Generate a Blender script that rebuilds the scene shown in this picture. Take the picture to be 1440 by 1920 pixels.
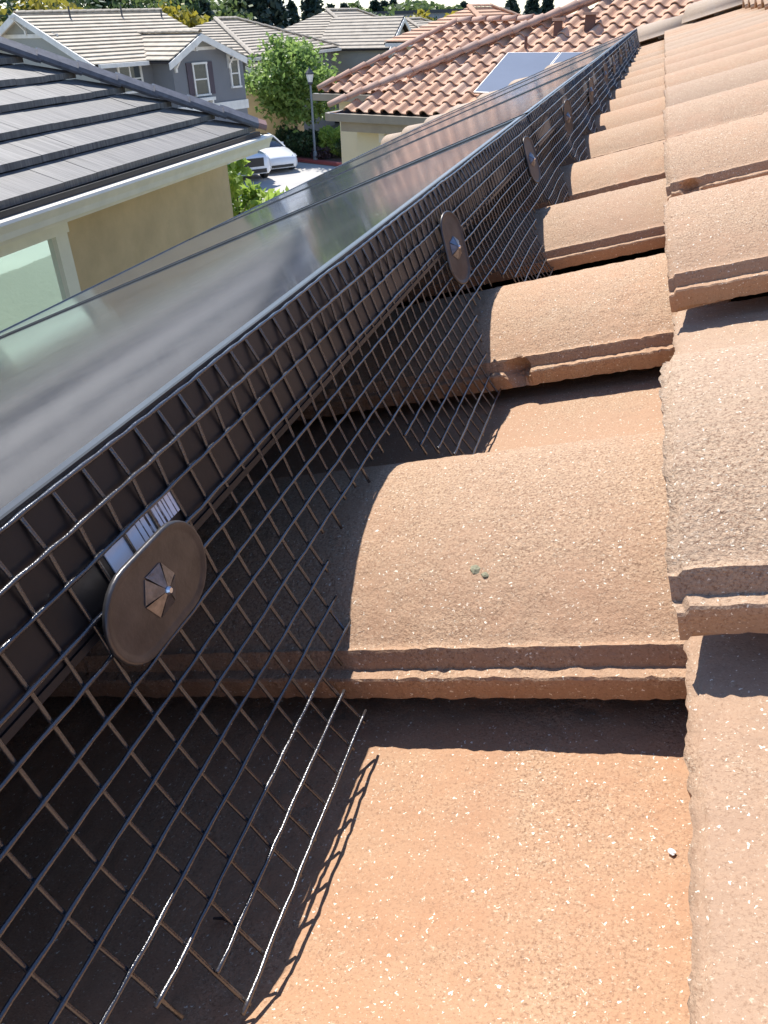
import bpy, math, random
import numpy as np
from mathutils import Vector, Matrix, Quaternion

for o in list(bpy.data.objects):
    bpy.data.objects.remove(o)
random.seed(7)
RNG = np.random.default_rng(11)
scene = bpy.context.scene
COL = scene.collection
R = math.radians
H0 = 6.0                       # camera height above the ground

# ------------------------------------------------------------------ camera
cam = bpy.data.cameras.new("camera")
cam.sensor_fit = 'VERTICAL'
cam.sensor_height = 36.0
cam.lens = 36.0 * 1450 / 1920
cam.clip_start = 0.01
cam.clip_end = 3000
cam_o = bpy.data.objects.new("camera", cam)
COL.objects.link(cam_o)
_r, _u, _f = (0.95649517, 0.29052882, -0.0266457), (-0.13561349, 0.52361468, 0.84109253), (-0.2583137, 0.80088743, -0.54023454)
cam_o.matrix_world = Matrix(((_r[0], _u[0], -_f[0], 0), (_r[1], _u[1], -_f[1], 0), (_r[2], _u[2], -_f[2], H0), (0, 0, 0, 1)))
scene.camera = cam_o

# ------------------------------------------------------------------ sky and sun
TO_SUN = Vector((-0.465, 0.53, 1.0)).normalized()
SUN_EL = math.asin(TO_SUN.z)
world = bpy.data.worlds.new("World")
scene.world = world
world.use_nodes = True
wn = world.node_tree
wn.nodes.clear()
sky = wn.nodes.new("ShaderNodeTexSky")
sky.sky_type = 'NISHITA'
sky.sun_disc = False
sky.sun_elevation = SUN_EL
sky.sun_rotation = math.atan2(TO_SUN.x, TO_SUN.y)
sky.dust_density = 0.15
sky.ozone_density = 2.5
sky.air_density = 1.0
bg = wn.nodes.new("ShaderNodeBackground")
bg.inputs[1].default_value = 0.125
wo = wn.nodes.new("ShaderNodeOutputWorld")
tint = wn.nodes.new("ShaderNodeMix")
tint.data_type = 'RGBA'
tint.blend_type = 'MULTIPLY'
tint.inputs[0].default_value = 1.0
tint.inputs[7].default_value = (0.91, 0.96, 1.08, 1)
wn.links.new(sky.outputs[0], tint.inputs[6])
wn.links.new(tint.outputs[2], bg.inputs[0])
wn.links.new(bg.outputs[0], wo.inputs[0])
sl = bpy.data.lights.new("sun", 'SUN')
sl.energy = 4.8
sl.angle = R(0.5)
sl.color = (1.0, 0.965, 0.91)
sun = bpy.data.objects.new("sun", sl)
COL.objects.link(sun)
sun.location = (0, 0, 30)
sun.rotation_euler = TO_SUN.to_track_quat('Z', 'Y').to_euler()
scene.view_settings.view_transform = 'Standard'
scene.view_settings.look = 'None'
scene.view_settings.gamma = 1.0
scene.view_settings.use_curve_mapping = False
scene.view_settings.exposure = 0.63

# ------------------------------------------------------------------ node helpers
class NT:
    def __init__(s, name):
        s.m = bpy.data.materials.new(name)
        s.m.use_nodes = True
        s.t = s.m.node_tree
        s.t.nodes.clear()
        s.out = s.n("ShaderNodeOutputMaterial")
        s.b = s.n("ShaderNodeBsdfPrincipled")
        s.t.links.new(s.b.outputs[0], s.out.inputs[0])
        g = s.n("ShaderNodeNewGeometry")
        s.pos = g.outputs["Position"]
    def n(s, k, **kw):
        nd = s.t.nodes.new(k)
        for a, v in kw.items():
            setattr(nd, a, v)
        return nd
    def put(s, sock, v):
        if hasattr(v, "is_linked"):
            s.t.links.new(v, sock)
        elif isinstance(v, (tuple, list)) and len(v) == 3 and sock.type == 'RGBA':
            sock.default_value = (*v, 1)
        else:
            sock.default_value = v
    def noise(s, scale, detail=4, rough=0.6, vec=None, dist=0.0):
        nd = s.n("ShaderNodeTexNoise")
        s.put(nd.inputs["Vector"], vec if vec is not None else s.pos)
        nd.inputs["Scale"].default_value = scale
        nd.inputs["Detail"].default_value = detail
        nd.inputs["Roughness"].default_value = rough
        nd.inputs["Distortion"].default_value = dist
        return nd.outputs["Fac"]
    def voro(s, scale, vec=None, out="Distance", feature='F1'):
        nd = s.n("ShaderNodeTexVoronoi", feature=feature)
        s.put(nd.inputs["Vector"], vec if vec is not None else s.pos)
        nd.inputs["Scale"].default_value = scale
        return nd.outputs[out]
    def scale(s, v, vec=None):
        nd = s.n("ShaderNodeMapping")
        s.put(nd.inputs["Vector"], vec if vec is not None else s.pos)
        nd.inputs["Scale"].default_value = v
        return nd.outputs[0]
    def ramp(s, f, lo, hi, a=0.0, b=1.0):
        nd = s.n("ShaderNodeMapRange")
        s.put(nd.inputs[0], f)
        for i, v in enumerate((lo, hi, a, b)):
            nd.inputs[i + 1].default_value = v
        return nd.outputs[0]
    def mix(s, f, a, b, mode='MIX'):
        nd = s.n("ShaderNodeMix", data_type='RGBA', blend_type=mode)
        s.put(nd.inputs[0], f)
        s.put(nd.inputs[6], a)
        s.put(nd.inputs[7], b)
        return nd.outputs[2]
    def math(s, op, a, b=0.0):
        nd = s.n("ShaderNodeMath", operation=op)
        s.put(nd.inputs[0], a)
        s.put(nd.inputs[1], b)
        return nd.outputs[0]
    def rand(s):
        return s.n("ShaderNodeObjectInfo").outputs["Random"]
    def bump(s, h, strength=0.5, dist=0.002, prev=None):
        nd = s.n("ShaderNodeBump")
        nd.inputs["Strength"].default_value = strength
        nd.inputs["Distance"].default_value = dist
        s.put(nd.inputs["Height"], h)
        if prev is not None:
            s.put(nd.inputs["Normal"], prev)
        return nd.outputs[0]
    def fin(s, color=None, rough=None, metal=None, normal=None, **kw):
        if color is not None: s.put(s.b.inputs["Base Color"], color)
        if rough is not None: s.put(s.b.inputs["Roughness"], rough)
        if metal is not None: s.put(s.b.inputs["Metallic"], metal)
        if normal is not None: s.put(s.b.inputs["Normal"], normal)
        for k, v in kw.items():
            s.put(s.b.inputs[k.replace("_", " ")], v)
        return s.m

def simple(name, color, rough=0.6, metal=0.0, var=0.12, nscale=3.0, bscale=60.0, bstr=0.15, bdist=0.003, **kw):
    t = NT(name)
    n = t.noise(nscale, 5)
    c = t.mix(t.ramp(n, .3, .7), tuple(x * (1 - var) for x in color), tuple(min(1, x * (1 + var)) for x in color))
    nb = t.bump(t.noise(bscale, 3), bstr, bdist)
    return t.fin(c, rough, metal, nb, **kw)

# ------------------------------------------------------------------ materials
def tile_material(name, warm, pale, grey, fine=True):
    t = NT(name)
    rnd = t.rand()
    rnd2 = t.math('FRACT', t.math('MULTIPLY', rnd, 7.31))
    big = t.noise(7, 4, 0.6)
    mid = t.noise(38, 5, 0.65)
    c = t.mix(t.ramp(t.math('ADD', t.math('MULTIPLY', mid, .6), t.math('MULTIPLY', big, .4)), .38, .62), warm, pale)
    c = t.mix(t.math('MULTIPLY', t.ramp(rnd, .40, 1.0), .85), c, grey)
    c = t.mix(t.ramp(rnd2, 0, 1, .0, .45), c, tuple(x * .78 for x in warm))
    if fine:
        # exposed aggregate: patches where the colour coat has worn
        loc = t.n("ShaderNodeSeparateXYZ")
        t.put(loc.inputs[0], t.n("ShaderNodeTexCoord").outputs["Object"])
        crest = t.ramp(loc.outputs[2], .012, .045, 0, .24)
        worn = t.ramp(t.math('ADD', t.math('ADD', t.noise(15, 3, .6), crest), t.math('MULTIPLY', t.noise(110, 2), .35)), .64, .92)
        stain = t.ramp(t.noise(5, 4, .7), .56, .76)
        c = t.mix(t.math('MULTIPLY', stain, .38), c, (.25, .165, .115))
        gr = t.noise(1000, 3, .75)
        c = t.mix(t.math('MULTIPLY', worn, .40), c, t.mix(t.ramp(gr, .35, .65), (.23, .15, .092), (.66, .48, .31)))
        amt = t.ramp(worn, 0, 1, .50, 1.0)
        c = t.mix(t.math('MULTIPLY', t.ramp(gr, .48, .33), amt), c, tuple(x * .46 for x in warm))
        c = t.mix(t.math('MULTIPLY', t.ramp(t.noise(780, 3, .75), .60, .70), amt), c, (.68, .56, .41))
        # pale mineral specks and painted white glints, a few large, many fine; dark pits
        wn_ = t.n("ShaderNodeTexNoise")
        t.put(wn_.inputs["Vector"], t.pos)
        wn_.inputs["Scale"].default_value = 900
        wn_.inputs["Detail"].default_value = 1
        wa = t.n("ShaderNodeVectorMath", operation='MULTIPLY_ADD')
        t.put(wa.inputs[0], wn_.outputs["Color"])
        wa.inputs[1].default_value = (.0022, .0022, .0022)
        t.put(wa.inputs[2], t.pos)
        wpos = wa.outputs[0]
        def specks(scale, share, size, col, c):
            v = t.n("ShaderNodeTexVoronoi")
            t.put(v.inputs["Vector"], wpos)
            v.inputs["Scale"].default_value = scale
            sp = t.n("ShaderNodeSeparateColor")
            t.put(sp.inputs[0], v.outputs["Color"])
            hit = t.math('MULTIPLY', t.math('LESS_THAN', v.outputs["Distance"], t.math('MULTIPLY', sp.outputs[0], size)), t.math('GREATER_THAN', sp.outputs[1], 1 - share))
            return t.mix(hit, c, col)
        c = specks(400, .007, .24, (.90, .86, .78), c)
        c = specks(1250, .055, .55, (.82, .73, .58), c)
        hgt = t.noise(480, 3, .75)
        amp = t.n("ShaderNodeBump")
        t.put(amp.inputs["Height"], hgt)
        t.put(amp.inputs["Strength"], t.ramp(worn, 0, 1, .40, .95))
        amp.inputs["Distance"].default_value = .0011
        nb = amp.outputs[0]
        return t.fin(c, .78, 0, nb, Specular_IOR_Level=.35)
    nb = t.bump(t.noise(60, 4), .5, .006)
    return t.fin(c, .85, 0, nb)

M_TILE = tile_material("concrete_tile", (.465, .252, .138), (.475, .300, .178), (.385, .290, .205))
M_TILE_B = tile_material("terracotta_tile", (.57, .31, .185), (.70, .45, .30), (.60, .41, .295), fine=False)
M_CAP = tile_material("hip_tile", (.36, .26, .19), (.42, .33, .25), (.39, .32, .26))
M_CAP_B = tile_material("terracotta_cap", (.47, .27, .19), (.58, .38, .28), (.52, .37, .29), fine=False)
M_FLUE = simple("vent_flue", (.16, .075, .055), .7)

def wire_material():
    t = NT("black_coated_wire")
    n = t.noise(900, 2)
    c = t.mix(t.ramp(t.noise(40, 3), .4, .7), (.026, .026, .030), (.055, .045, .040))
    return t.fin(c, t.ramp(n, .3, .7, .14, .30), 0, t.bump(t.noise(1500, 2), .3, .0003), Specular_IOR_Level=1.0, IOR=1.6)
M_WIRE = wire_material()
M_FRAME = simple("black_anodised_frame", (.030, .027, .027), .38, .35, .2, 20, 400, .1, .0005)
M_RIMTOP = simple("sky_glint_frame_edge", (.16, .17, .19), .32, .85, .2, 30, 300, .1, .0005)  # paler than the black frame, imitating the sky's glint along the rim
M_RAIL = simple("aluminium_rail", (.35, .35, .36), .4, .9)
def glass_material():
    t = NT("dusty_panel_glass")
    d = t.math('ADD', t.math('MULTIPLY', t.noise(5, 5, .65), .6), t.math('MULTIPLY', t.noise(60, 4, .7), .4))
    dust = t.ramp(d, .35, .75, .05, .16)
    v = t.n("ShaderNodeTexVoronoi")
    t.put(v.inputs["Vector"], t.pos)
    v.inputs["Scale"].default_value = 55
    sp = t.n("ShaderNodeSeparateColor")
    t.put(sp.inputs[0], v.outputs["Color"])
    drop = t.math('MULTIPLY', t.math('LESS_THAN', v.outputs["Distance"], t.math('MULTIPLY', sp.outputs[0], .10)), t.math('GREATER_THAN', sp.outputs[1], .72))
    f = t.math('MAXIMUM', dust, t.math('MULTIPLY', drop, .8))
    c = t.mix(f, (.012, .014, .022), (.50, .47, .42))
    return t.fin(c, t.ramp(d, .3, .8, .055, .12), 0, t.bump(t.noise(3, 2), .02, .002), IOR=1.5, Sheen_Weight=.11, Sheen_Roughness=.3)
M_GLASS = glass_material()
M_DISC = simple("brown_black_disc", (.098, .091, .089), .36, .6, .25, 90, 500, .18, .0006)
M_HUB = simple("spring_steel_hub", (.22, .22, .24), .30, .9, .3, 300, 900, .2, .0006)
M_PIN = simple("bright_pin", (.75, .77, .82), .25, .9)
def barcode_material():
    t = NT("barcode_print")
    uv = t.n("ShaderNodeTexCoord").outputs["Generated"]
    sx = t.n("ShaderNodeSeparateXYZ")
    t.put(sx.inputs[0], uv)
    w1 = t.n("ShaderNodeTexWhiteNoise", noise_dimensions='1D')
    t.put(w1.inputs["W"], t.math('FLOOR', t.math('MULTIPLY', sx.outputs[1], 74)))
    bars = t.math('GREATER_THAN', w1.outputs[0], .55)
    edge = t.math('MULTIPLY', t.math('GREATER_THAN', sx.outputs[1], .42), t.math('LESS_THAN', sx.outputs[1], .97))
    rub = t.ramp(t.noise(420, 3), .5, .58)
    return t.fin(t.mix(t.math('MULTIPLY', t.math('MULTIPLY', bars, edge), t.math('SUBTRACT', 1.0, t.math('MULTIPLY', rub, .35))), (.80, .84, .92), (.03, .03, .04)), .45)
M_LABEL = barcode_material()

def stucco(name, color, var=.1, scale=1.3):
    t = NT(name)
    n = t.noise(scale, 6, .6)
    c = t.mix(t.ramp(n, .3, .72), tuple(x * (1 - var) for x in color), tuple(x * (1 + var) for x in color))
    b = t.bump(t.noise(30, 5, .6, dist=.6), .5, .012)
    return t.fin(c, .9, 0, b)
M_TAN = stucco("tan_stucco", (.60, .425, .245), .13, 2.2)
M_SAGE = stucco("sage_stucco", (.33, .40, .315), .06)
M_YELLOW = stucco("pale_yellow_stucco", (.74, .66, .46), .05)
M_GREY = stucco("blue_grey_stucco", (.205, .21, .22), .05)
M_GREYG = stucco("green_grey_stucco", (.34, .345, .31), .05)
M_OCHRE = stucco("ochre_stucco", (.60, .46, .26), .05)
M_WHITE = simple("white_trim", (.80, .77, .70), .5)
M_CREAM = simple("cream_gutter", (.84, .75, .61), .4, 0, .07, 5)
M_TAUPE = simple("taupe_gutter", (.33, .28, .21), .45)
M_DARKTRIM = simple("dark_trim", (.05, .055, .065), .5)
M_PLUM = simple("plum_shutter", (.075, .055, .07), .5)
M_POST = simple("grey_green_post", (.18, .21, .24), .4, .3)
M_LAMPGLASS = simple("lamp_glass", (.75, .75, .72), .2)
def window_material(name, tint, rough=.02):
    t = NT(name)
    return t.fin(tint, rough, 0, t.bump(t.noise(2.5, 2), .03, .01), IOR=1.9, Specular_IOR_Level=1.0)
M_WIN = window_material("window_glass", (.05, .06, .065))
def mirror_window():
    t = NT("reflective_window_glass")
    return t.fin((.86, .92, .88), .03, .9, t.bump(t.noise(6, 2), .03, .01))
M_WINA = mirror_window()

def ribbed_tile():
    t = NT("charcoal_ribbed_tile")
    rnd = t.rand()
    streak = t.noise(1.0, 5, .75, t.scale((1.2, 42, 1.2)))
    fine = t.noise(1.0, 3, .6, t.scale((3, 190, 3)))
    f = t.math('ADD', t.math('MULTIPLY', streak, .75), t.math('MULTIPLY', fine, .25))
    c = t.mix(t.ramp(f, .37, .65), (.065, .061, .058), (.27, .252, .228))
    c = t.mix(t.ramp(rnd, 0, 1, 0, .35), c, (.13, .12, .11))
    return t.fin(c, .62, 0, t.bump(fine, .5, .004))
M_RIB = ribbed_tile()
M_RIBCAP = simple("charcoal_cap", (.115, .115, .13), .5, 0, .3, 14)
M_REDCAP = simple("red_starter_cap", (.30, .17, .15), .7)
M_DRIP = simple("black_drip_edge", (.02, .02, .022), .5)
def course_tile(name, a, b):
    t = NT(name)
    blk = t.noise(1.0, 3, .6, t.scale((2.2, 2.6, 2.2)))
    c = t.mix(t.ramp(blk, .35, .65), a, b)
    return t.fin(c, .8, 0, t.bump(t.noise(9, 3), .3, .02))
M_COURSE = course_tile("pale_taupe_course", (.42, .355, .265), (.55, .47, .36))
M_COURSE2 = course_tile("grey_taupe_course", (.36, .305, .235), (.47, .405, .315))
M_ROOFDECK = simple("roof_underlay", (.045, .035, .03), .9)
M_ASPH = simple("pale_asphalt", (.44, .42, .39), .9, 0, .12, .6, 30, .3, .01)
M_GROUND = simple("bare_ground", (.16, .15, .10), .95, 0, .3, .2, 6, .4, .05)
M_WALK = simple("concrete_walk", (.45, .42, .38), .9, 0, .1, 1)
M_RED = simple("red_kerb_paint", (.42, .09, .08), .6)
M_MULCH = simple("bark_mulch", (.12, .065, .045), .95, 0, .35, 5, 20, .6, .03)
M_BARK = simple("bark", (.12, .085, .06), .9, 0, .3, 8, 30, .6, .02)
def leaf_material(name, dark, light, trans=.35):
    t = NT(name)
    c = t.mix(t.ramp(t.noise(1.7, 3), .35, .68), dark, light)
    g = t.n("ShaderNodeBsdfTranslucent")
    t.put(g.inputs[0], t.mix(.0, c, c))
    mx = t.n("ShaderNodeMixShader")
    mx.inputs[0].default_value = trans
    t.fin(c, .5)
    t.t.links.new(t.b.outputs[0], mx.inputs[1])
    t.t.links.new(g.outputs[0], mx.inputs[2])
    t.t.links.new(mx.outputs[0], t.out.inputs[0])
    return t.m
M_LEAF = leaf_material("street_tree_leaf", (.15, .25, .07), (.37, .50, .13), .5)
M_LEAFL = leaf_material("lime_leaf", (.24, .36, .06), (.48, .60, .13), .55)
M_LEAFD = leaf_material("dark_leaf", (.035, .065, .03), (.085, .14, .05), .3)
M_LEAFY = leaf_material("yellow_leaf", (.26, .24, .03), (.44, .36, .05), .45)
M_LEAFC = leaf_material("conifer_leaf", (.025, .05, .04), (.05, .085, .06), .15)
M_LEAFP = leaf_material("plum_leaf", (.06, .035, .04), (.12, .07, .07), .2)
M_LEAFM = leaf_material("mid_leaf", (.08, .13, .05), (.20, .26, .08), .4)
M_CARW = simple("white_car_paint", (.80, .81, .82), .18, 0, .02, 1, 5, .0, .001, Coat_Weight=.8)
M_CARK = simple("black_car_plastic", (.015, .015, .017), .4)
M_CARG = window_material("car_glass", (.02, .025, .03), .03)
M_TYRE = simple("tyre_rubber", (.02, .02, .02), .8)
M_RIM = simple("wheel_alloy", (.25, .25, .26), .3, .9)
M_LIGHT = window_material("headlight_glass", (.5, .53, .56), .08)
M_PEB = simple("pebble_stone", (.25, .235, .15), .9, 0, .3, 300, 900, .5, .001)
M_WOOD = simple("dry_seed", (.05, .04, .035), .8)
M_FARW = simple("far_grey_wall", (.30, .32, .36), .9)
M_BPANEL = simple("flat_panel_glass", (.20, .22, .26), .10, 0, .06, 1, 5, 0)

# ------------------------------------------------------------------ object helpers
ORG = {}
def W(p):
    return Vector((p[0], p[1], p[2] + H0))
def empty(name, loc, label=None, cat=None, group=None, parent=None):
    o = bpy.data.objects.new(name, None)
    o.empty_display_size = .1
    COL.objects.link(o)
    return _place(o, Vector(loc), parent, label, cat, group)
def _place(o, loc, parent, label=None, cat=None, group=None, kind=None):
    ORG[o.name] = loc.copy()
    o.location = loc - ORG[parent.name] if parent else loc
    if parent: o.parent = parent
    if label: o["label"] = label
    if cat: o["category"] = cat
    if group: o["group"] = group
    if kind: o["kind"] = kind
    return o
def mesh_data(name, V, F, mats, smooth=False, fm=None):
    me = bpy.data.meshes.new(name)
    V = np.asarray(V, dtype=float)
    me.from_pydata(V.tolist(), [], F if isinstance(F, list) else F.tolist())
    for m in (mats if isinstance(mats, (list, tuple)) else [mats]):
        me.materials.append(m)
    if fm is not None:
        me.polygons.foreach_set("material_index", np.asarray(fm, dtype=np.int32))
    if smooth:
        me.polygons.foreach_set("use_smooth", [True] * len(me.polygons))
    me.update()
    return me
def obj(name, V, F, mat, parent=None, org=None, smooth=False, fm=None, label=None, cat=None, group=None, kind=None):
    """V in world coordinates; the object's origin is org (default: the parent's)."""
    V = np.asarray(V, dtype=float).reshape(-1, 3)
    if org is None:
        if parent: org = ORG[parent.name]
        else: org = Vector((float(V[:, 0].mean()), float(V[:, 1].mean()), float(V[:, 2].min())))
    me = mesh_data(name, V - np.array(org)[None, :], F, mat, smooth, fm)
    o = bpy.data.objects.new(name, me)
    COL.objects.link(o)
    return _place(o, Vector(org), parent, label, cat, group, kind)
def inst(name, me, mat4, parent=None, **kw):
    """object sharing mesh data, placed with a world matrix."""
    o = bpy.data.objects.new(name, me)
    COL.objects.link(o)
    loc = mat4.to_translation()
    ORG[o.name] = loc.copy()
    m = mat4.copy()
    m.translation = loc - ORG[parent.name] if parent else loc
    if parent: o.parent = parent
    o.matrix_local = m
    for k, v in kw.items():
        if v: o[{"cat": "category"}.get(k, k)] = v
    return o

class MB:
    def __init__(s):
        s.V, s.F, s.M = [], [], []
    def add(s, V, F, m=0):
        b = len(s.V)
        s.V += [tuple(v) for v in V]
        s.F += [tuple(i + b for i in f) for f in F]
        s.M += [m] * len(F)
        return s
    def frame(s, o, ax, ay, az, m=0):
        """box from corner o with edge vectors."""
        o, ax, ay, az = map(Vector, (o, ax, ay, az))
        c = [o + ax * i + ay * j + az * k for k in (0, 1) for j in (0, 1) for i in (0, 1)]
        F = [(0, 2, 3, 1), (4, 5, 7, 6), (0, 1, 5, 4), (2, 6, 7, 3), (0, 4, 6, 2), (1, 3, 7, 5)]
        if ax.cross(ay).dot(az) < 0: F = [f[::-1] for f in F]
        return s.add(c, F, m)
    def box(s, a, b, m=0):
        return s.frame(a, (b[0] - a[0], 0, 0), (0, b[1] - a[1], 0), (0, 0, b[2] - a[2]), m)
    def tube(s, pts, rad, n=6, m=0, cap=True):
        pts = [Vector(p) for p in pts]
        rad = rad if isinstance(rad, (list, tuple)) else [rad] * len(pts)
        V, F = [], []
        up = Vector((0, 0, 1))
        for i, p in enumerate(pts):
            d = (pts[min(i + 1, len(pts) - 1)] - pts[max(i - 1, 0)]).normalized()
            a = d.cross(up if abs(d.z) < .95 else Vector((1, 0, 0))).normalized()
            b = d.cross(a)
            for k in range(n):
                t = 2 * math.pi * k / n
                V.append(p + (a * math.cos(t) + b * math.sin(t)) * rad[i])
        for i in range(len(pts) - 1):
            for k in range(n):
                F.append((i * n + k, i * n + (k + 1) % n, (i + 1) * n + (k + 1) % n, (i + 1) * n + k))
        if cap:
            F.append(tuple(range(n))[::-1])
            F.append(tuple((len(pts) - 1) * n + k for k in range(n)))
        return s.add(V, F, m)
    def prism(s, poly, d, m=0):
        n = len(poly)
        poly = [Vector(p) for p in poly]
        d = Vector(d)
        V = poly + [p + d for p in poly]
        F = [tuple(range(n))[::-1], tuple(range(n, 2 * n))] + [(i, (i + 1) % n, n + (i + 1) % n, n + i) for i in range(n)]
        return s.add(V, F, m)
    def build(s, name, mat, parent=None, **kw):
        return obj(name, s.V, s.F, mat, parent, fm=s.M if isinstance(mat, (list, tuple)) else None, **kw)

def vnoise(x, y, seed=0):
    x = np.asarray(x, float); y = np.asarray(y, float)
    xi, yi = np.floor(x).astype(np.int64), np.floor(y).astype(np.int64)
    fx, fy = x - xi, y - yi
    fx, fy = fx * fx * (3 - 2 * fx), fy * fy * (3 - 2 * fy)
    def h(a, b):
        n = (a * 374761393 + b * 668265263 + seed * 974634777) & 0xffffffff
        n = ((n ^ (n >> 13)) * 1274126177) & 0xffffffff
        return ((n ^ (n >> 16)) & 0xffff) / 65535.0
    return (h(xi, yi) * (1 - fx) + h(xi + 1, yi) * fx) * (1 - fy) + (h(xi, yi + 1) * (1 - fx) + h(xi + 1, yi + 1) * fx) * fy

# ================================================================== OUR HOUSE AND ITS ROOF
TA = R(15.0)                    # pitch of one tile
CT, ST = math.cos(TA), math.sin(TA)
PER = .300                      # barrel spacing
V_LIP = .199
EXPO, RISE = .34, .1318
def course_origin(k):
    return (.031 + EXPO * k, -.163 + RISE * k)
def hprof(s):
    s = np.asarray(s, float)
    a = .054 - .026 * np.clip((.098 - s) / .0907, 0, None) ** 2.2
    t = np.clip((s - .098) / .116, 0, 1)
    b = .054 * (np.cos(np.pi * t) + 1) / 2
    b = b - .002 * np.clip((s - .214) / .03, 0, 1)
    return np.where(s < .098, a, b)
def tile_top(x, v):
    """height of the visible tile surface of the course under the mesh."""
    s = (v - V_LIP) % PER
    return -.212 + .268 * x + float(hprof(s)) / CT

def tile_mesh(name, du, ds, mat, fine=0, seed=0, length=.40, chip=None):
    s_top = np.arange(.332, .0074, -ds)
    S = list(s_top) + [.0064, .0058, .0046, .0038, -.0006, -.0012, -.0010, .0006]
    Hh = list(hprof(s_top)) + [.0284, .0272, .0240, .0212, .0206, .0196, .0170, .0095]
    nt = len(S)
    S, Hh = np.array(S), np.array(Hh)
    Su = np.maximum(S, .003)
    Hu = np.where(S < .03, .0092 + (np.clip(S, 0, .03) / .03) * (hprof(.03) - .013 - .0092), hprof(np.maximum(S, .008)) - .013)
    U = np.arange(0, length + 1e-6, du)
    U = np.unique(np.concatenate([U, [.004, .04]]))
    n = 2 * nt
    V = np.zeros((len(U), n, 3))
    uu, ss = np.meshgrid(U, S, indexing='ij')
    hh = np.repeat(Hh[None, :], len(U), 0).copy()
    uu = uu.copy(); ss = ss.copy()
    # rounded arris at the nose
    hh -= np.where(uu < .004, .0022, 0)
    if fine:
        sd = seed * 17
        rough = .25 + .75 * vnoise(uu * 14, ss * 14, sd + 1) ** 1.5
        dz = (vnoise(uu * 260, ss * 260, sd) - .5) * .0007 + (vnoise(uu * 520, ss * 520, sd + 2) - .5) * .0006
        dz -= np.clip(vnoise(uu * 190, ss * 260, sd + 3) - .74, 0, 1) * .0035
        dz *= rough * 1.5
        hh += dz * (1 if du < .005 else .25)
        lip = np.zeros(nt); lip[-8:] = (.4, .5, .6, .6, 1, 1, .9, .9)
        ss += lip[None, :] * ((vnoise(uu * 60, ss * 0 + 3, sd + 5) - .5) * .0003 + (vnoise(uu * 420, ss * 0 + 7, sd + 6) - .5) * .0006)
        hh += lip[None, :] * (vnoise(uu * 340, ss * 500, sd + 7) - .5) * .0008
        hh[:, -1] += (vnoise(U * 60, U * 0 + 9, sd + 8) - .5) * .0004 + (vnoise(U * 300, U * 0 + 9, sd + 18) - .5) * .0009
        edge = np.clip(1 - uu / .012, 0, 1)
        uu += edge * ((vnoise(ss * 70, uu * 0 + 1, sd + 9) - .5) * .0016 + (vnoise(ss * 380, uu * 0, sd + 10) - .5) * .0015)
        if chip:
            cu, cr = chip
            d2 = ((uu - cu) / cr) ** 2 + ((hh - .022) / (cr * .9)) ** 2 + (ss / (cr * 1.3)) ** 2
            k = np.clip(1.15 - d2, 0, 1)
            ss += k * .010
            hh -= k * .004 + k * (vnoise(uu * 500, ss * 500, 3) - .5) * .004
    V[:, :nt, 0], V[:, :nt, 1], V[:, :nt, 2] = uu, ss, hh
    ub = U[:, None] + np.zeros((1, nt))
    hb = Hu[None, :] - .003 * np.clip(1 - ub / .04, 0, 1)
    V[:, nt:, 0] = ub + np.where(ub < .001, .003, 0)
    V[:, nt:, 1] = Su[None, ::-1]
    V[:, nt:, 2] = hb[:, ::-1]
    idx = np.arange(len(U) * n).reshape(len(U), n)
    a = idx[:-1]; b = idx[1:]
    F = np.stack([a, b, np.roll(b, -1, 1), np.roll(a, -1, 1)], -1).reshape(-1, 4)
    F = F.tolist()
    for st, flip in ((0, False), (len(U) - 1, True)):
        for i in range(nt - 1):
            q = (idx[st, i], idx[st, i + 1], idx[st, n - 2 - i], idx[st, n - 1 - i])
            F.append([int(x) for x in (q if not flip else q[::-1])])
    me = mesh_data(name, V.reshape(-1, 3), F, mat)
    sm = np.ones(len(me.polygons), bool)
    sm[(len(U) - 1) * n:] = False
    ring = sm[:(len(U) - 1) * n].reshape(len(U) - 1, n)
    ring[:, nt - 9:nt + 1] = False
    me.polygons.foreach_set("use_smooth", sm)
    return me

def hip_v(x):                   # where the hip crosses, as seen in plan
    return 5.42 - (x + .06)

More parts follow.
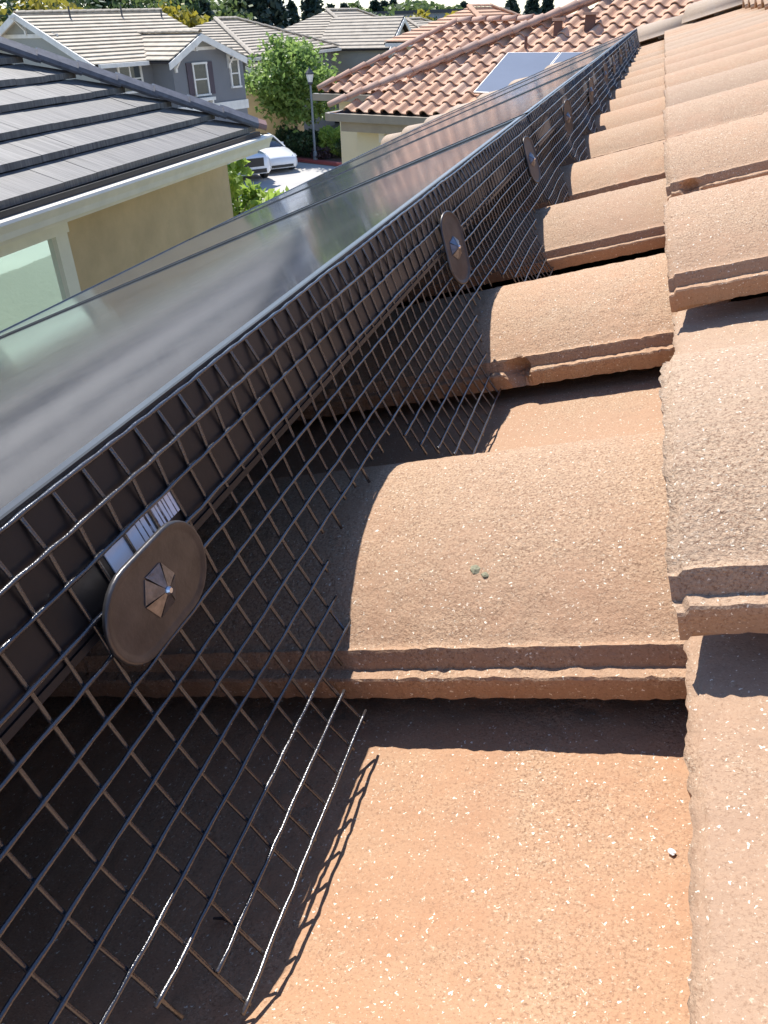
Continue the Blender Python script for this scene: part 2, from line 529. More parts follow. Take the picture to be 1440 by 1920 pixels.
our_house = empty("house", (1.5, 1.0, 0), "house in the foreground with terracotta S-tile roof carrying the solar panels", "house")
our_roof = None
def build_our_roof():
    global our_roof
    # sheathing just under the tiles (also carries the far hip slope)
    a = math.atan2(RISE, EXPO)
    def dk(x, v, d=.085): return W((x, v, -.163 + (x - .031) * RISE / EXPO - d))
    x0, x1 = -2.22, 2.6
    top = [dk(x0, -3), dk(x0, hip_v(x0)), dk(x1, hip_v(x1)), dk(x1, -3)]
    mb = MB().prism(top, (0, 0, -.05))
    far = [dk(x0, hip_v(x0)), W((x1 + 2.6, hip_v(x0), dk(x0, 0).z - H0)), dk(x1, hip_v(x1))]
    mb.prism(far, (0, 0, -.05))
    our_roof = mb.build("roof", M_ROOFDECK, our_house, org=W((0, 0, -.3)))
    shared = [tile_mesh("roof_tile_low", .08, .012, M_TILE, 0)]
    mid = [tile_mesh("roof_tile_mid", .008, .005, M_TILE, 1, sd) for sd in (31, 32, 33)]
    for k in range(-6, 5):
        ox, oz = course_origin(k)
        for nidx in range(-4, 30):
            v = V_LIP + PER * nidx
            if v + .12 > hip_v(ox + .10): continue
            if k >= 2 and v < 1.0: continue
            near = k in (-1, 0) and -1 <= nidx <= 4
            if near:
                chip = None
                if k == -1 and nidx == 1: chip = (.262, .009)
                if k == 0 and nidx == 2: chip = (.02, .008)
                d = .0024 if nidx <= 1 else .0034
                me = tile_mesh("roof_tile_near", d, d, M_TILE, 1, nidx * 7 + k * 3 + 40, chip=chip)
            elif k in (-1, 0) and nidx <= 11:
                me = mid[(nidx * 5 + k) % 3]
            else:
                me = shared[0]
            jit = random.uniform(-.0015, .0015)
            yaw = random.uniform(-.003, .003)
            m = Matrix(((CT, 0, -ST, 0), (0, 1, 0, 0), (ST, 0, CT, 0), (0, 0, 0, 1)))
            dv = -.012 if k >= 0 else 0
            m = Matrix.Translation(W((ox + jit, v + dv + random.uniform(-.0015, .0015), oz + random.uniform(-.001, .0015)))) @ Matrix.Rotation(yaw, 4, 'Z') @ m
            inst("roof_tile", me, m, our_roof)
    # hip caps
    capme = cap_mesh("hip_cap_low", M_CAP, .115, .085, .45, .020)
    d = Vector((-1, 1, -RISE / EXPO)).normalized()
    side = Vector((1, 1, 0)).normalized()
    nn = side.cross(d) * -1
    if nn.z < 0: nn = -nn
    st = W((2.4, hip_v(2.4), -.163 + (2.4 - .031) * RISE / EXPO + .005))
    for i in range(17):
        p = st + d * (.40 * i)
        m = Matrix(((d.x, side.x, nn.x, p.x), (d.y, side.y, nn.y, p.y), (d.z, side.z, nn.z, p.z), (0, 0, 0, 1)))
        m = m @ Matrix.Rotation(R(-2.6), 4, 'Y')
        inst("hip_tile", capme, m, our_roof)
    # walls, eave and gutter of our own house
    ze = -.163 + (-2.2 - .031) * RISE / EXPO
    MB().box((-1.72, -3, 0), (6.2, hip_v(-2.2) - .45, H0 + ze - .30)).build("wall", M_SAGE, our_house)
    MB().box((-1.72, hip_v(-2.2) - .449, 0), (3.0, 12.5, 3.45)).build("unseen_wing", M_SAGE, our_house)  # unseen wing added so the neighbour's window mirrors stucco
    MB().box((-2.34, -3, H0 + ze - .22), (-2.22, hip_v(-2.2), H0 + ze - .08)).build("gutter", M_CREAM, our_house)
    MB().box((-2.22, -3, H0 + ze - .32), (-1.73, hip_v(-2.2) - .05, H0 + ze - .295)).build("soffit", M_CREAM, our_house)

def cap_mesh(name, mat, r0, r1, L, th, n=12):
    V, F = [], []
    for (u, r, dz) in ((0, r1, 0), (L * .5, (r0 + r1) / 2, 0), (L, r0, 0)):
        for (rr) in (r, r - th):
            for k in range(n + 1):
                t = math.pi * k / n
                V.append((u, math.cos(t) * rr, math.sin(t) * rr * .85 + dz))
    w = 2 * (n + 1)
    for s in range(2):
        for k in range(n):
            a, b = s * w + k, (s + 1) * w + k
            F.append((a, b, b + 1, a + 1))
            a, b = a + n + 1, b + n + 1
            F.append((a, a + 1, b + 1, b))
        for a in (s * w, s * w + n):
            F.append((a, a + n + 1, a + n + 1 + w, a + w))
    for s in (0, 2):
        for k in range(n):
            a = s * w + k
            q = (a, a + 1, a + n + 2, a + n + 1)
            F.append(q if s == 0 else q[::-1])
    me = mesh_data(name, V, F, mat, smooth=False)
    me.polygons.foreach_set("use_smooth", [i < 4 * n + 8 for i in range(len(me.polygons))])
    return me
build_our_roof()

# ================================================================== SOLAR PANELS
PA = R(21.5)
PP = Vector((-math.cos(PA), 0, -math.sin(PA)))       # down the slope
PN = Vector((-math.sin(PA), 0, math.cos(PA)))        # panel normal
EDGE = Vector((-.133, 0, -.098)) + PP * .0018
PL, PH = 1.14, .038
def pp(p, v, n):
    return W(EDGE + PP * p + PN * n + Vector((0, v, 0)))
names = {-1: "unseen black framed solar panel behind the nearest one, added to continue the shadow",
         0: "nearest black framed solar panel, dusty glass reflecting the tan house, barcode on its frame",
         1: "second solar panel of the row, counted away from the viewer",
         2: "third solar panel of the row, counted away from the viewer",
         3: "fourth solar panel of the row, counted away from the viewer",
         4: "farthest solar panel of the row, glaring white beside the hip"}
for i in range(-1, 5):
    v0, v1 = i * 1.0 + .012, (i + 1) * 1.0 - .010
    if i == -1: v0 = -.9  # panel out of view, added to keep the row's shadow unbroken
    if i == 4: v1 = 5.05
    root = empty("solar_panel", pp(.0, (v0 + v1) / 2, -PH), names[i], "solar panel", "solar panels in a row on the tile roof")
    mb = MB()
    t = .006
    mb.frame(pp(0, v0, -PH), (0, v1 - v0, 0), PP * .0025, PN * PH)                      # upper side wall
    mb.frame(pp(PL - .0025, v0, -PH), (0, v1 - v0, 0), PP * .0025, PN * PH)
    mb.frame(pp(.0026, v0, -PH), (0, .0025, 0), PP * (PL - .0052), PN * PH)
    mb.frame(pp(.0026, v1 - .0025, -PH), (0, .0025, 0), PP * (PL - .0052), PN * PH)
    mb.frame(pp(.0027, v0 + .003, -PH), (0, v1 - v0 - .006, 0), PP * .030, PN * .002)      # bottom flange
    mb.frame(pp(-.0008, v0 + .003, -PH - .0022), (0, v1 - v0 - .006, 0), PP * .012, PN * .0020)
    fr = mb.build("frame", M_FRAME, root)
    mb = MB()
    mb.frame(pp(.0027, v0 + .0027, -.0016), (0, v1 - v0 - .0054, 0), PP * t, PN * .0014)    # rim on the glass
    mb.frame(pp(PL - t - .0027, v0 + .0027, -.0016), (0, v1 - v0 - .0054, 0), PP * t, PN * .0014)
    mb.frame(pp(t + .0029, v0 + .0027, -.0016), (0, t, 0), PP * (PL - 2 * t - .006), PN * .0014)
    mb.frame(pp(t + .0029, v1 - t - .0027, -.0016), (0, t, 0), PP * (PL - 2 * t - .006), PN * .0014)
    mb.build("rim", M_RIMTOP, fr)
    MB().frame(pp(.0028, v0 + .0028, -.0072), (0, v1 - v0 - .0056, 0), PP * (PL - .0056), PN * .0052).build("glass", M_GLASS, root)
    if i == 0:
        lab = MB().frame(pp(-.0005, .1400, -.0312), (0, .0345, 0), PP * .0004, PN * .0078)
        lab.build("barcode_label", M_LABEL, root)
for j, p in enumerate((.30, .86)):
    mb = MB()
    mb.frame(pp(p, -.9, -PH - .045), (0, 5.95, 0), PP * .035, PN * .042)
    mb.build("mounting_rail", M_RAIL, None, label=("aluminium mounting rail under the upper part of the solar panels", "aluminium mounting rail under the lower part of the solar panels")[j],
             cat="rail", group="rails under the solar panels")

# ================================================================== WIRE MESH GUARD
TH = [-143.8, -139.6, -136.5, -132.9, -130.0, -126.75, -123.95, -121.1, -118.35, -115.7, -113.2, -110.7, -108.1]
ROWP = []
for j, th in enumerate(TH):
    d = .165 * math.exp(.0275 * j)
    ROWP.append((d * math.cos(R(th)) + (.0012 if 1 <= j <= 4 else 0), d * math.sin(R(th))))
ROWP[0] = ((EDGE - PP * .0008 - PN * .0020).x, (EDGE - PP * .0008 - PN * .0020).z)
PIT = .0127
VN = [.0988 + PIT * k for k in range(-12, 411)]
NV = len(VN)
def node(j, i):
    v = VN[i]
    x, z = ROWP[j]
    jj = j / 12
    ph = 2 * math.pi * v / PER
    far = min(1, max(0, (v - .45) / .8))
    a = .0042 * far * jj ** .7 + .0010 * jj
    wob = a * math.sin(ph + .9 + .35 * math.sin(v * 1.7)) + .0016 * jj * math.sin(v * 9.1 + 1) + .0010 * far * math.sin(v * 31 + j * .2)
    wob += (vnoise(v * 45, j * .7, 5) - .5) * .0009
    # sheet leans a little out of true along its length
    x += wob * .72
    z += wob * .60 + (vnoise(v * 30, j * 1.3, 6) - .5) * .0007
    dv = (vnoise(v * 20, j * .4, 8) - .5) * .0016 - .0014 * max(0, j - 3) / 9
    return Vector((x, v + dv, z))
NODES = [[node(j, i) for i in range(NV)] for j in range(13)]
def alive(j, i):
    p = NODES[j][i]
    if j <= 6: return True
    s = (p.y - V_LIP) % PER
    return p.z > tile_top(p.x, p.y) + (.0125 if .02 < s < .175 else .0010)
ALIVE = [[bool(alive(j, i)) for i in range(NV)] for j in range(13)]
for i in range(NV):                          # nothing hangs below a cut
    cut = False
    for j in range(13):
        if not ALIVE[j][i]: cut = True
        if cut: ALIVE[j][i] = False
guard = empty("wire_mesh_guard", W((ROWP[6][0], 1.0, ROWP[12][1])), "black welded wire mesh skirt closing the gap under the solar panels", "wire mesh")
WR = .00064
for j in range(13):
    mb = MB()
    run = []
    off = Vector((-math.sin(R(0)), 0, 0))
    for i in range(NV + 1):
        if i < NV and ALIVE[j][i]:
            run.append(NODES[j][i])
        else:
            if len(run) >= 2:
                d0 = (run[0] - run[1]) * random.uniform(.0, .3)
                d1 = (run[-1] - run[-2]) * random.uniform(.1, .5)
                pts = [run[0] + d0]
                rad = [WR]
                for a, b in zip(run[:-1], run[1:]):
                    pts.append(a)
                    rad.append(WR * 1.22)
                    if a.y < 1.2:
                        pts.append((a + b) / 2 + Vector((random.uniform(-.0002, .0002), 0, random.uniform(-.0003, .0001))))
                        rad.append(WR * random.uniform(.9, 1.05))
                pts += [run[-1], run[-1] + d1]
                rad += [WR * 1.1, WR]
                MB().tube([W(p + Vector((.0007, 0, .0007))) for p in pts], rad, 6).build('long_wire', M_WIRE, guard, smooth=True)
            run = []
rest = MB()
for i in range(NV):
    pts = [NODES[j][i] for j in range(13) if ALIVE[j][i]]
    if len(pts) < 3: continue
    ext = (pts[-1] - pts[-2]) * random.choice((.25, .35, .6, .8))
    e = pts[-1] + ext
    if len(pts) == 13: e = pts[-1] + ext * .25
    else:
        zt = tile_top(e.x, e.y)
        if e.z < zt: e = pts[-1] + ext * .3 + Vector((0, 0, .001))
    top = pts[0] + (pts[0] - pts[1]) * .06
    mb = MB() if VN[i] < 2.4 else rest
    mb.tube([W(p - Vector((.0003, 0, .0003))) for p in [top] + pts + [e]], WR * 1.05, 6 if VN[i] < 1.5 else 4)
    if mb is not rest:
        mb.build("cross_wire", M_WIRE, guard, smooth=True)
rest.build("cross_wire", M_WIRE, guard, smooth=False, kind="stuff")

# ================================================================== DISC CLIPS
def obround(a, b, n=12):
    """outline of a stadium, half length a, half width b (x long)."""
    P = []
    for k in range(2 * n + 2):
        if k <= n:
            t = -math.pi / 2 + math.pi * k / n
            P.append((a - b + b * math.cos(t), b * math.sin(t)))
        else:
            t = math.pi / 2 + math.pi * (k - n - 1) / n
            P.append((-(a - b) + b * math.cos(t), b * math.sin(t)))
    return P
def disc_meshes():
    A, B = .0245, .0145
    prof = [(1.0, .0002), (.97, .0007), (.93, .0007), (.84, .0001), (.78, .0), (.60, .0)]
    V, F = [], []
    out = obround(A, B, 16)
    n = len(out)
    for q, z in prof:
        inset = B * (1 - q)
        a2, b2 = A - inset, B - inset
        V += [(x, y, z) for x, y in obround(max(a2, b2 + 1e-4), b2, 16)]
    rows = len(prof)
    base = len(V)
    V += [(x, y, -.0008) for x, y in out]
    V += [(x * .3, y * .3, -.0022) for x, y in out]
    def ring(a, b, flip=False):
        for k in range(n):
            q = (a + k, a + (k + 1) % n, b + (k + 1) % n, b + k)
            F.append(q[::-1] if flip else q)
    for r in range(rows - 1): ring(r * n, (r + 1) * n)
    F.append(tuple((rows - 1) * n + k for k in range(n)))
    ring(base, 0)
    ring(base, base + n, True)
    F.append(tuple(base + n + k for k in range(n))[::-1])
    disc = mesh_data("clip_disc", V, F, M_DISC, True)
    # star hub: six bent tongues around the pin
    mb = MB()
    m = 6
    for k in range(m):
        t0, t1 = 2 * math.pi * (k + .04) / m, 2 * math.pi * (k + .96) / m
        r0, r1 = .0078, .0012
        p = [(math.cos(t0) * r0, math.sin(t0) * r0, .0003), (math.cos(t1) * r0, math.sin(t1) * r0, .0003),
             (math.cos(t1) * r1, math.sin(t1) * r1, .0026), (math.cos(t0) * r1, math.sin(t0) * r1, .0026)]
        mb.prism(p, (0, 0, -.0005))
    hub = mesh_data("clip_hub", mb.V, mb.F, M_HUB)
    mb = MB().tube([(0, 0, -.030), (0, 0, .0030), (0, 0, .0038)], [.0012, .0012, .0008], 8)
    pin = mesh_data("clip_pin", mb.V, mb.F, M_PIN, False)
    return disc, hub, pin
DISC, HUB, PIN = disc_meshes()
clip_v = [.1458, .528, .905, 1.292, 1.742, 2.204, 2.584, 3.0, 3.42, 3.86, 4.3]
ordn = ["nearest", "second", "third", "fourth", "fifth", "sixth", "seventh", "eighth", "ninth", "tenth", "farthest"]
for i, v in enumerate(clip_v):
    phi = R(-80 + (0 if i == 0 else random.uniform(2, 14)))
    n = Vector((-math.sin(phi), 0, math.cos(phi)))
    T = Vector((math.cos(phi), 0, math.sin(phi)))
    th = R(-130.2)
    d = .1775 - (.0 if i == 0 else .002)
    c = W((d * math.cos(th), v, d * math.sin(th)))
    rot = 0 if i == 0 else R(72 + random.uniform(-18, 14))
    ax = Vector((0, 1, 0)) * math.cos(rot) - T * math.sin(rot)
    ay = n.cross(ax)
    if i: n = (n + Vector((0, random.uniform(-.34, -.12), 0))).normalized(); ax = (ax - n * ax.dot(n)).normalized(); ay = n.cross(ax)
    m = Matrix(((ax.x, ay.x, n.x, c.x), (ax.y, ay.y, n.y, c.y), (ax.z, ay.z, n.z, c.z), (0, 0, 0, 1)))
    lab = ("large oval brown-black clip disc nearest the viewer on the wire mesh" if i == 0 else
           f"{ordn[i]} oval clip disc along the wire mesh, counted from the viewer")
    root = empty("mesh_clip", c, lab, "clip", "disc clips holding the wire mesh")
    inst("disc", DISC, m, root)
    inst("hub", HUB, m, root)
    inst("pin", PIN, m, root)

# ================================================================== CRUMBS ON THE TILES
def blob(name, c, r, label, cat, mat, seed, flat=.6, n=7, m=9, group=None):
    V, F = [], []
    for i in range(n + 1):
        a = math.pi * i / n
        for k in range(m):
            t = 2 * math.pi * k / m
            q = r * (.7 + .6 * float(vnoise(i * 1.3 + seed, k * 1.1 + seed * 3, seed)))
            V.append((c[0] + q * math.sin(a) * math.cos(t), c[1] + q * math.sin(a) * math.sin(t), c[2] + q * math.cos(a) * flat))
    for i in range(n):
        for k in range(m):
            F.append((i * m + k, (i + 1) * m + k, (i + 1) * m + (k + 1) % m, i * m + (k + 1) % m))
    return obj(name, V, F, mat, None, org=Vector((c[0], c[1], c[2] - r * flat)), label=label, cat=cat, group=group)
def tile_pt(x, v, up=.0):
    return W((x, v, tile_top(x, v) + up))
blob("mortar_crumb", tile_pt(-.0395, .2345, .0004), .0026, "larger pale green-grey mortar crumb on the nearest tile hump", "crumb", M_PEB, 3, .40, 5, 7, group="crumbs on the nearest hump")
blob("mortar_crumb", tile_pt(-.0352, .2318, .0004), .0019, "smaller mortar crumb just below the larger one on the nearest hump", "crumb", M_PEB, 5, .36, 5, 6, group="crumbs on the nearest hump")
M_QUARTZ = simple("white_quartz", (.9, .88, .84), .35)
blob("quartz_chip", tile_pt(0.0350, 0.1509, .0003), .0011, "white quartz chip on the flat of the near tile, right of centre", "stone chip", M_QUARTZ, 8, .5)

# ================================================================== GROUND
def sheet(name, poly, z, mat, label=None):
    o = obj(name, [(x, y, z) for x, y in poly], [tuple(range(len(poly)))], mat, None, org=Vector((poly[0][0], poly[0][1], z)), kind="structure")
    return o
sheet("ground", [(-500, -200), (500, -200), (500, 900), (-500, 900)], 0, M_GROUND)
sheet("street", [(-30, 22), (4, 22), (4, 37.4), (-14.0, 37.4), (-19.0, 39.6), (-30, 39.6)], .004, M_ASPH)
def kerbed(name, poly, mat, h=.12):
    MB().prism([(x, y, .0) for x, y in poly], (0, 0, h)).build(name, mat, None, kind="structure", org=Vector((poly[0][0], poly[0][1], 0)))
kerbed("planting_bed", [(-13.6, 37.9), (-7, 37.9), (-7, 44), (-24, 44), (-24, 40.1), (-18.9, 40.1), (-14.2, 37.9)], M_MULCH, .13)
kerbed("kerb", [(-13.9, 37.55), (-7, 37.55), (-7, 37.85), (-13.8, 37.85), (-18.95, 40.05), (-24, 40.05), (-24, 39.75), (-19.05, 39.75)], M_RED, .14)

# ================================================================== ROOF BUILDERS FOR THE OTHER HOUSES
def clip_halfplane(poly, a, b, c):
    """keep a*x + b*y + c >= 0"""
    out = []
    for i in range(len(poly)):
        p, q = poly[i], poly[(i + 1) % len(poly)]
        dp, dq = a * p[0] + b * p[1] + c, a * q[0] + b * q[1] + c
        if dp >= 0: out.append(p)
        if (dp >= 0) != (dq >= 0):
            t = dp / (dp - dq)
            out.append((p[0] + (q[0] - p[0]) * t, p[1] + (q[1] - p[1]) * t))
    return out
def clip_convex(poly, region):
    n = len(region)
    area = sum(region[i][0] * region[(i + 1) % n][1] - region[(i + 1) % n][0] * region[i][1] for i in range(n))
    sg = 1 if area > 0 else -1
    for i in range(n):
        p, q = region[i], region[(i + 1) % n]
        a, b = -(q[1] - p[1]) * sg, (q[0] - p[0]) * sg
        poly = clip_halfplane(poly, a, b, -(a * p[0] + b * p[1]))
        if len(poly) < 3: return []
    return poly
def roof_plane(root, o, e, f, slope, region, course, width, th, mat, lift=.035, piece="roof_tile", deck=M_ROOFDECK, jitter=.0):
    """flat tiles over a convex region (a along e, d in plan along f); width None = whole courses."""
    o, e, f = Vector(o), Vector(e), Vector(f)
    k = math.sqrt(1 + slope * slope)
    up = Vector((0, 0, 1))
    pt = lambda a, d: o + e * a + f * d + up * (slope * d)
    MB().prism([pt(a, d) - up * .03 for a, d in region], (0, 0, -.06)).build("deck", deck, root)
    amin, amax = min(p[0] for p in region), max(p[0] for p in region)
    dmin, dmax = min(p[1] for p in region), max(p[1] for p in region)
    cd = course / k
    nc = int(math.ceil((dmax - dmin) / cd))
    for c in range(nc):
        d0 = dmin + c * cd
        if width is None: cols = [(amin - 1, amax + 1)]
        else:
            off = (c % 2) * width * .5
            cols = []
            a = amin - width + off
            while a < amax:
                cols.append((a, a + width * .992)); a += width
        for a0, a1 in cols:
            pl = clip_convex([(a0, d0), (a1, d0), (a1, d0 + cd * 1.02), (a0, d0 + cd * 1.02)], region)
            if len(pl) < 3: continue
            jz = random.uniform(-jitter, jitter)
            def P(a, d): return pt(a, d) + up * (lift * (1 - (d - d0) / cd) + .012 + jz)
            top = [P(a, d) for a, d in pl]
            bot = [p - up * th for p in top]
            n = len(pl)
            V = bot + top
            F = [tuple(range(n))[::-1], tuple(range(n, 2 * n))] + [(i, (i + 1) % n, n + (i + 1) % n, n + i) for i in range(n)]
            fl = e.cross(f).z < 0
            if fl: F = [q[::-1] for q in F]
            obj(piece, V, F, mat, root)
def caps(root, p0, p1, n, r0, r1, mat, piece="ridge_tile", th=.02, angular=False, lift=0.0, me=None):
    p0, p1 = Vector(p0), Vector(p1)
    L = (p1 - p0).length / n
    d = (p1 - p0).normalized()
    side = d.cross(Vector((0, 0, 1))).normalized()
    nn = side.cross(d)
    if me is None:
        me = cap_mesh(piece + "_low", mat, r0, r1, L * 1.12, th, 10) if not angular else angle_cap(piece + "_low", mat, r0, L * 1.10, th)
    for i in range(n):
        p = p0 + d * (L * i) + nn * lift
        m = Matrix(((d.x, side.x, nn.x, p.x), (d.y, side.y, nn.y, p.y), (d.z, side.z, nn.z, p.z), (0, 0, 0, 1))) @ Matrix.Rotation(R(-2.5), 4, 'Y')
        inst(piece, me, m, root)
    return me
def angle_cap(name, mat, r, L, th):
    prof = [(-r, -.02), (-r * .95, .015), (-r * .35, r * .52), (r * .35, r * .52), (r * .95, .015), (r, -.02)]
    n = len(prof)
    V = [(u, y, z) for u in (0, L) for y, z in prof] + [(u, y * .9, z - th) for u in (0, L) for y, z in prof]
    F = []
    for i in range(n - 1):
        F.append((i, i + 1, n + i + 1, n + i))
        F.append((2 * n + i, 3 * n + i, 3 * n + i + 1, 2 * n + i + 1))
        F.append((i, 2 * n + i, 2 * n + i + 1, i + 1))
        F.append((n + i, n + i + 1, 3 * n + i + 1, 3 * n + i))
    F.append((0, n, 3 * n, 2 * n)); F.append((n - 1, 3 * n - 1, 4 * n - 1, 2 * n - 1))
    return mesh_data(name, V, F, mat)
def window(root, c, e, nrm, w, h, trim=.09, mat=M_WIN, rail=True, sill=True, mull=False, tmat=None):
    """c: centre on the wall face, e: along the wall, nrm: outwards; window > frame, pane."""
    tmat = tmat or M_WHITE
    c, e, nrm = Vector(c), Vector(e).normalized(), Vector(nrm).normalized()
    up = Vector((0, 0, 1))
    wn = obj("window", *(lambda m: (m.V, m.F))(MB().frame(c - e * (w / 2) - up * (h / 2) + nrm * .005, e * w, up * h, nrm * .02)), mat, root, org=c)
    mb = MB()
    for s in (-1, 1):
        mb.frame(c + e * (s * (w / 2 + trim / 2) - trim / 2) - up * (h / 2), e * trim, up * h, nrm * .07)
    mb.frame(c - e * (w / 2 + trim + .02) + up * (h / 2), e * (w + 2 * trim + .04), up * trim, nrm * .08)
    mb.frame(c - e * (w / 2 + trim + .02) - up * (h / 2 + trim), e * (w + 2 * trim + .04), up * trim, nrm * (.11 if sill else .07))
    mb.build("frame", tmat, wn)
    if rail: MB().frame(c - e * (w / 2) - up * .025, e * w, up * .05, nrm * .045).build("rail", tmat, wn)
    if mull: MB().frame(c - e * .03 - up * (h / 2), e * .06, up * h, nrm * .045).build("mullion", tmat, wn)
    return wn

# ================================================================== HOUSE A: charcoal roof, tan wall
def house_a():
    root = empty("house", (-8, 4, 0), "neighbouring tan stucco house under a charcoal ribbed tile roof", "house")
    cx, cy, cz = -4.09, 8.55, H0 - 1.05
    e, f = (0, -1, 0), (-1, 0, 0)
    region = [(0, 0), (7.5, 0), (7.5, 3.4), (3.4, 3.4)]
    roof_plane(root, (cx, cy, cz), e, f, .48, region, .345, .42, .05, M_RIB, lift=.060, jitter=.003)
    caps(root, (cx - .02, cy - .02, cz + .02), (cx - 3.4, cy - 3.4, cz + 3.4 * .48 + .03), 14, .13, .13, M_RIBCAP, "hip_tile", .02, True, .075)
    m = angle_cap("starter_cap", M_REDCAP, .11, .10, .02)
    d = Vector((-1, -1, .48)).normalized(); side = d.cross(Vector((0, 0, 1))).normalized(); nn = side.cross(d)
    p = Vector((cx + .05, cy + .05, cz)) + nn * .07
    inst("hip_end_tile", m, Matrix(((d.x, side.x, nn.x, p.x), (d.y, side.y, nn.y, p.y), (d.z, side.z, nn.z, p.z), (0, 0, 0, 1))), root)
    # the far hip slope
    MB().prism([(cx, cy, cz - .02), (cx - 8, cy, cz - .02), (cx - 3.4, cy - 3.4, cz + 3.4 * .48 - .02)], (0, 0, -.05)).build("far_slope", M_RIB, root)
    MB().box((cx - .02, cy - 7.5, cz - .035), (cx + .035, cy + .03, cz + .015)).build("drip_edge", M_DRIP, root)
    # gutter with ogee face
    prof = [(0, 0), (.115, 0), (.125, -.02), (.105, -.05), (.085, -.08), (.07, -.125), (0, -.125)]
    V = [(cx + .0 + a, y, cz - .03 + b) for y in (cy - 7.5, cy + .16) for a, b in prof]
    n = len(prof)
    F = [tuple(range(n)), tuple(range(n, 2 * n))[::-1]] + [(i, n + i, n + (i + 1) % n, (i + 1) % n) for i in range(n)]
    obj("gutter", V, F, M_CREAM, root)
    V = [(x, cy + .045 + a, cz - .03 + b) for x in (cx - 8, cx + .03) for a, b in prof]
    obj("gutter", V, [q[::-1] for q in F], M_CREAM, root)
    MB().box((cx - .36, cy - 7.5, cz - .20), (cx - .005, cy + .0, cz - .045)).build("fascia", M_CREAM, root)
    wx = -4.55
    MB().box((-12, cy - 7.5, 0), (wx, 8.66, cz - .201)).build("wall", M_TAN, root)
    window(root, (wx, 4.58, H0 - 1.42 - .70), (0, -1, 0), (1, 0, 0), 1.70, 1.36, .15, M_WINA, rail=False, tmat=M_CREAM)
house_a()

# ================================================================== HOUSE B: terracotta S-tile
def s_tile_low(name, mat, per=.30, L=.40):
    ss = np.array([.31, .25, .20, .17, .145, .12, .092, .06, .03, .008, 0])
    hs = hprof(ss) * 1.35
    hs[-1] -= .025
    V = [(u, s, h + (0 if u else .0)) for u in (0, L) for s, h in zip(ss, hs)] + [(u, s, h - .018) for u in (0, L) for s, h in zip(ss, hs)]
    n = len(ss)
    F = []
    for i in range(n - 1):
        F.append((i, n + i, n + i + 1, i + 1))
        F.append((2 * n + i, 2 * n + i + 1, 3 * n + i + 1, 3 * n + i))
        F.append((i, i + 1, 2 * n + i + 1, 2 * n + i))
    F.append((n - 1, 2 * n - 1, 4 * n - 1, 3 * n - 1))
    return mesh_data(name, V, F, mat, False)
STB = s_tile_low("s_tile_low", M_TILE_B)
def s_roof(root, c, e, f, slope, cols, rows, keep, per=.30, ex=.36):
    c, e, f = Vector(c), Vector(e), Vector(f)
    k = math.sqrt(1 + slope * slope)
    tilt = math.atan(slope) - R(5.5)
    u = f * math.cos(tilt) + Vector((0, 0, 1)) * math.sin(tilt)
    n = e.cross(u) if e.cross(u).z > 0 else u.cross(e)
    for j in range(rows):
        for i in range(cols):
            a, d = i * per, j * ex / k
            if not keep(a + per / 2, d + .12): continue
            p = c + e * a + f * d + Vector((0, 0, slope * d + .03 + random.uniform(-.004, .004)))
            m = Matrix(((u.x, e.x, n.x, p.x), (u.y, e.y, n.y, p.y), (u.z, e.z, n.z, p.z), (0, 0, 0, 1)))
            inst("roof_tile", STB, m, root)
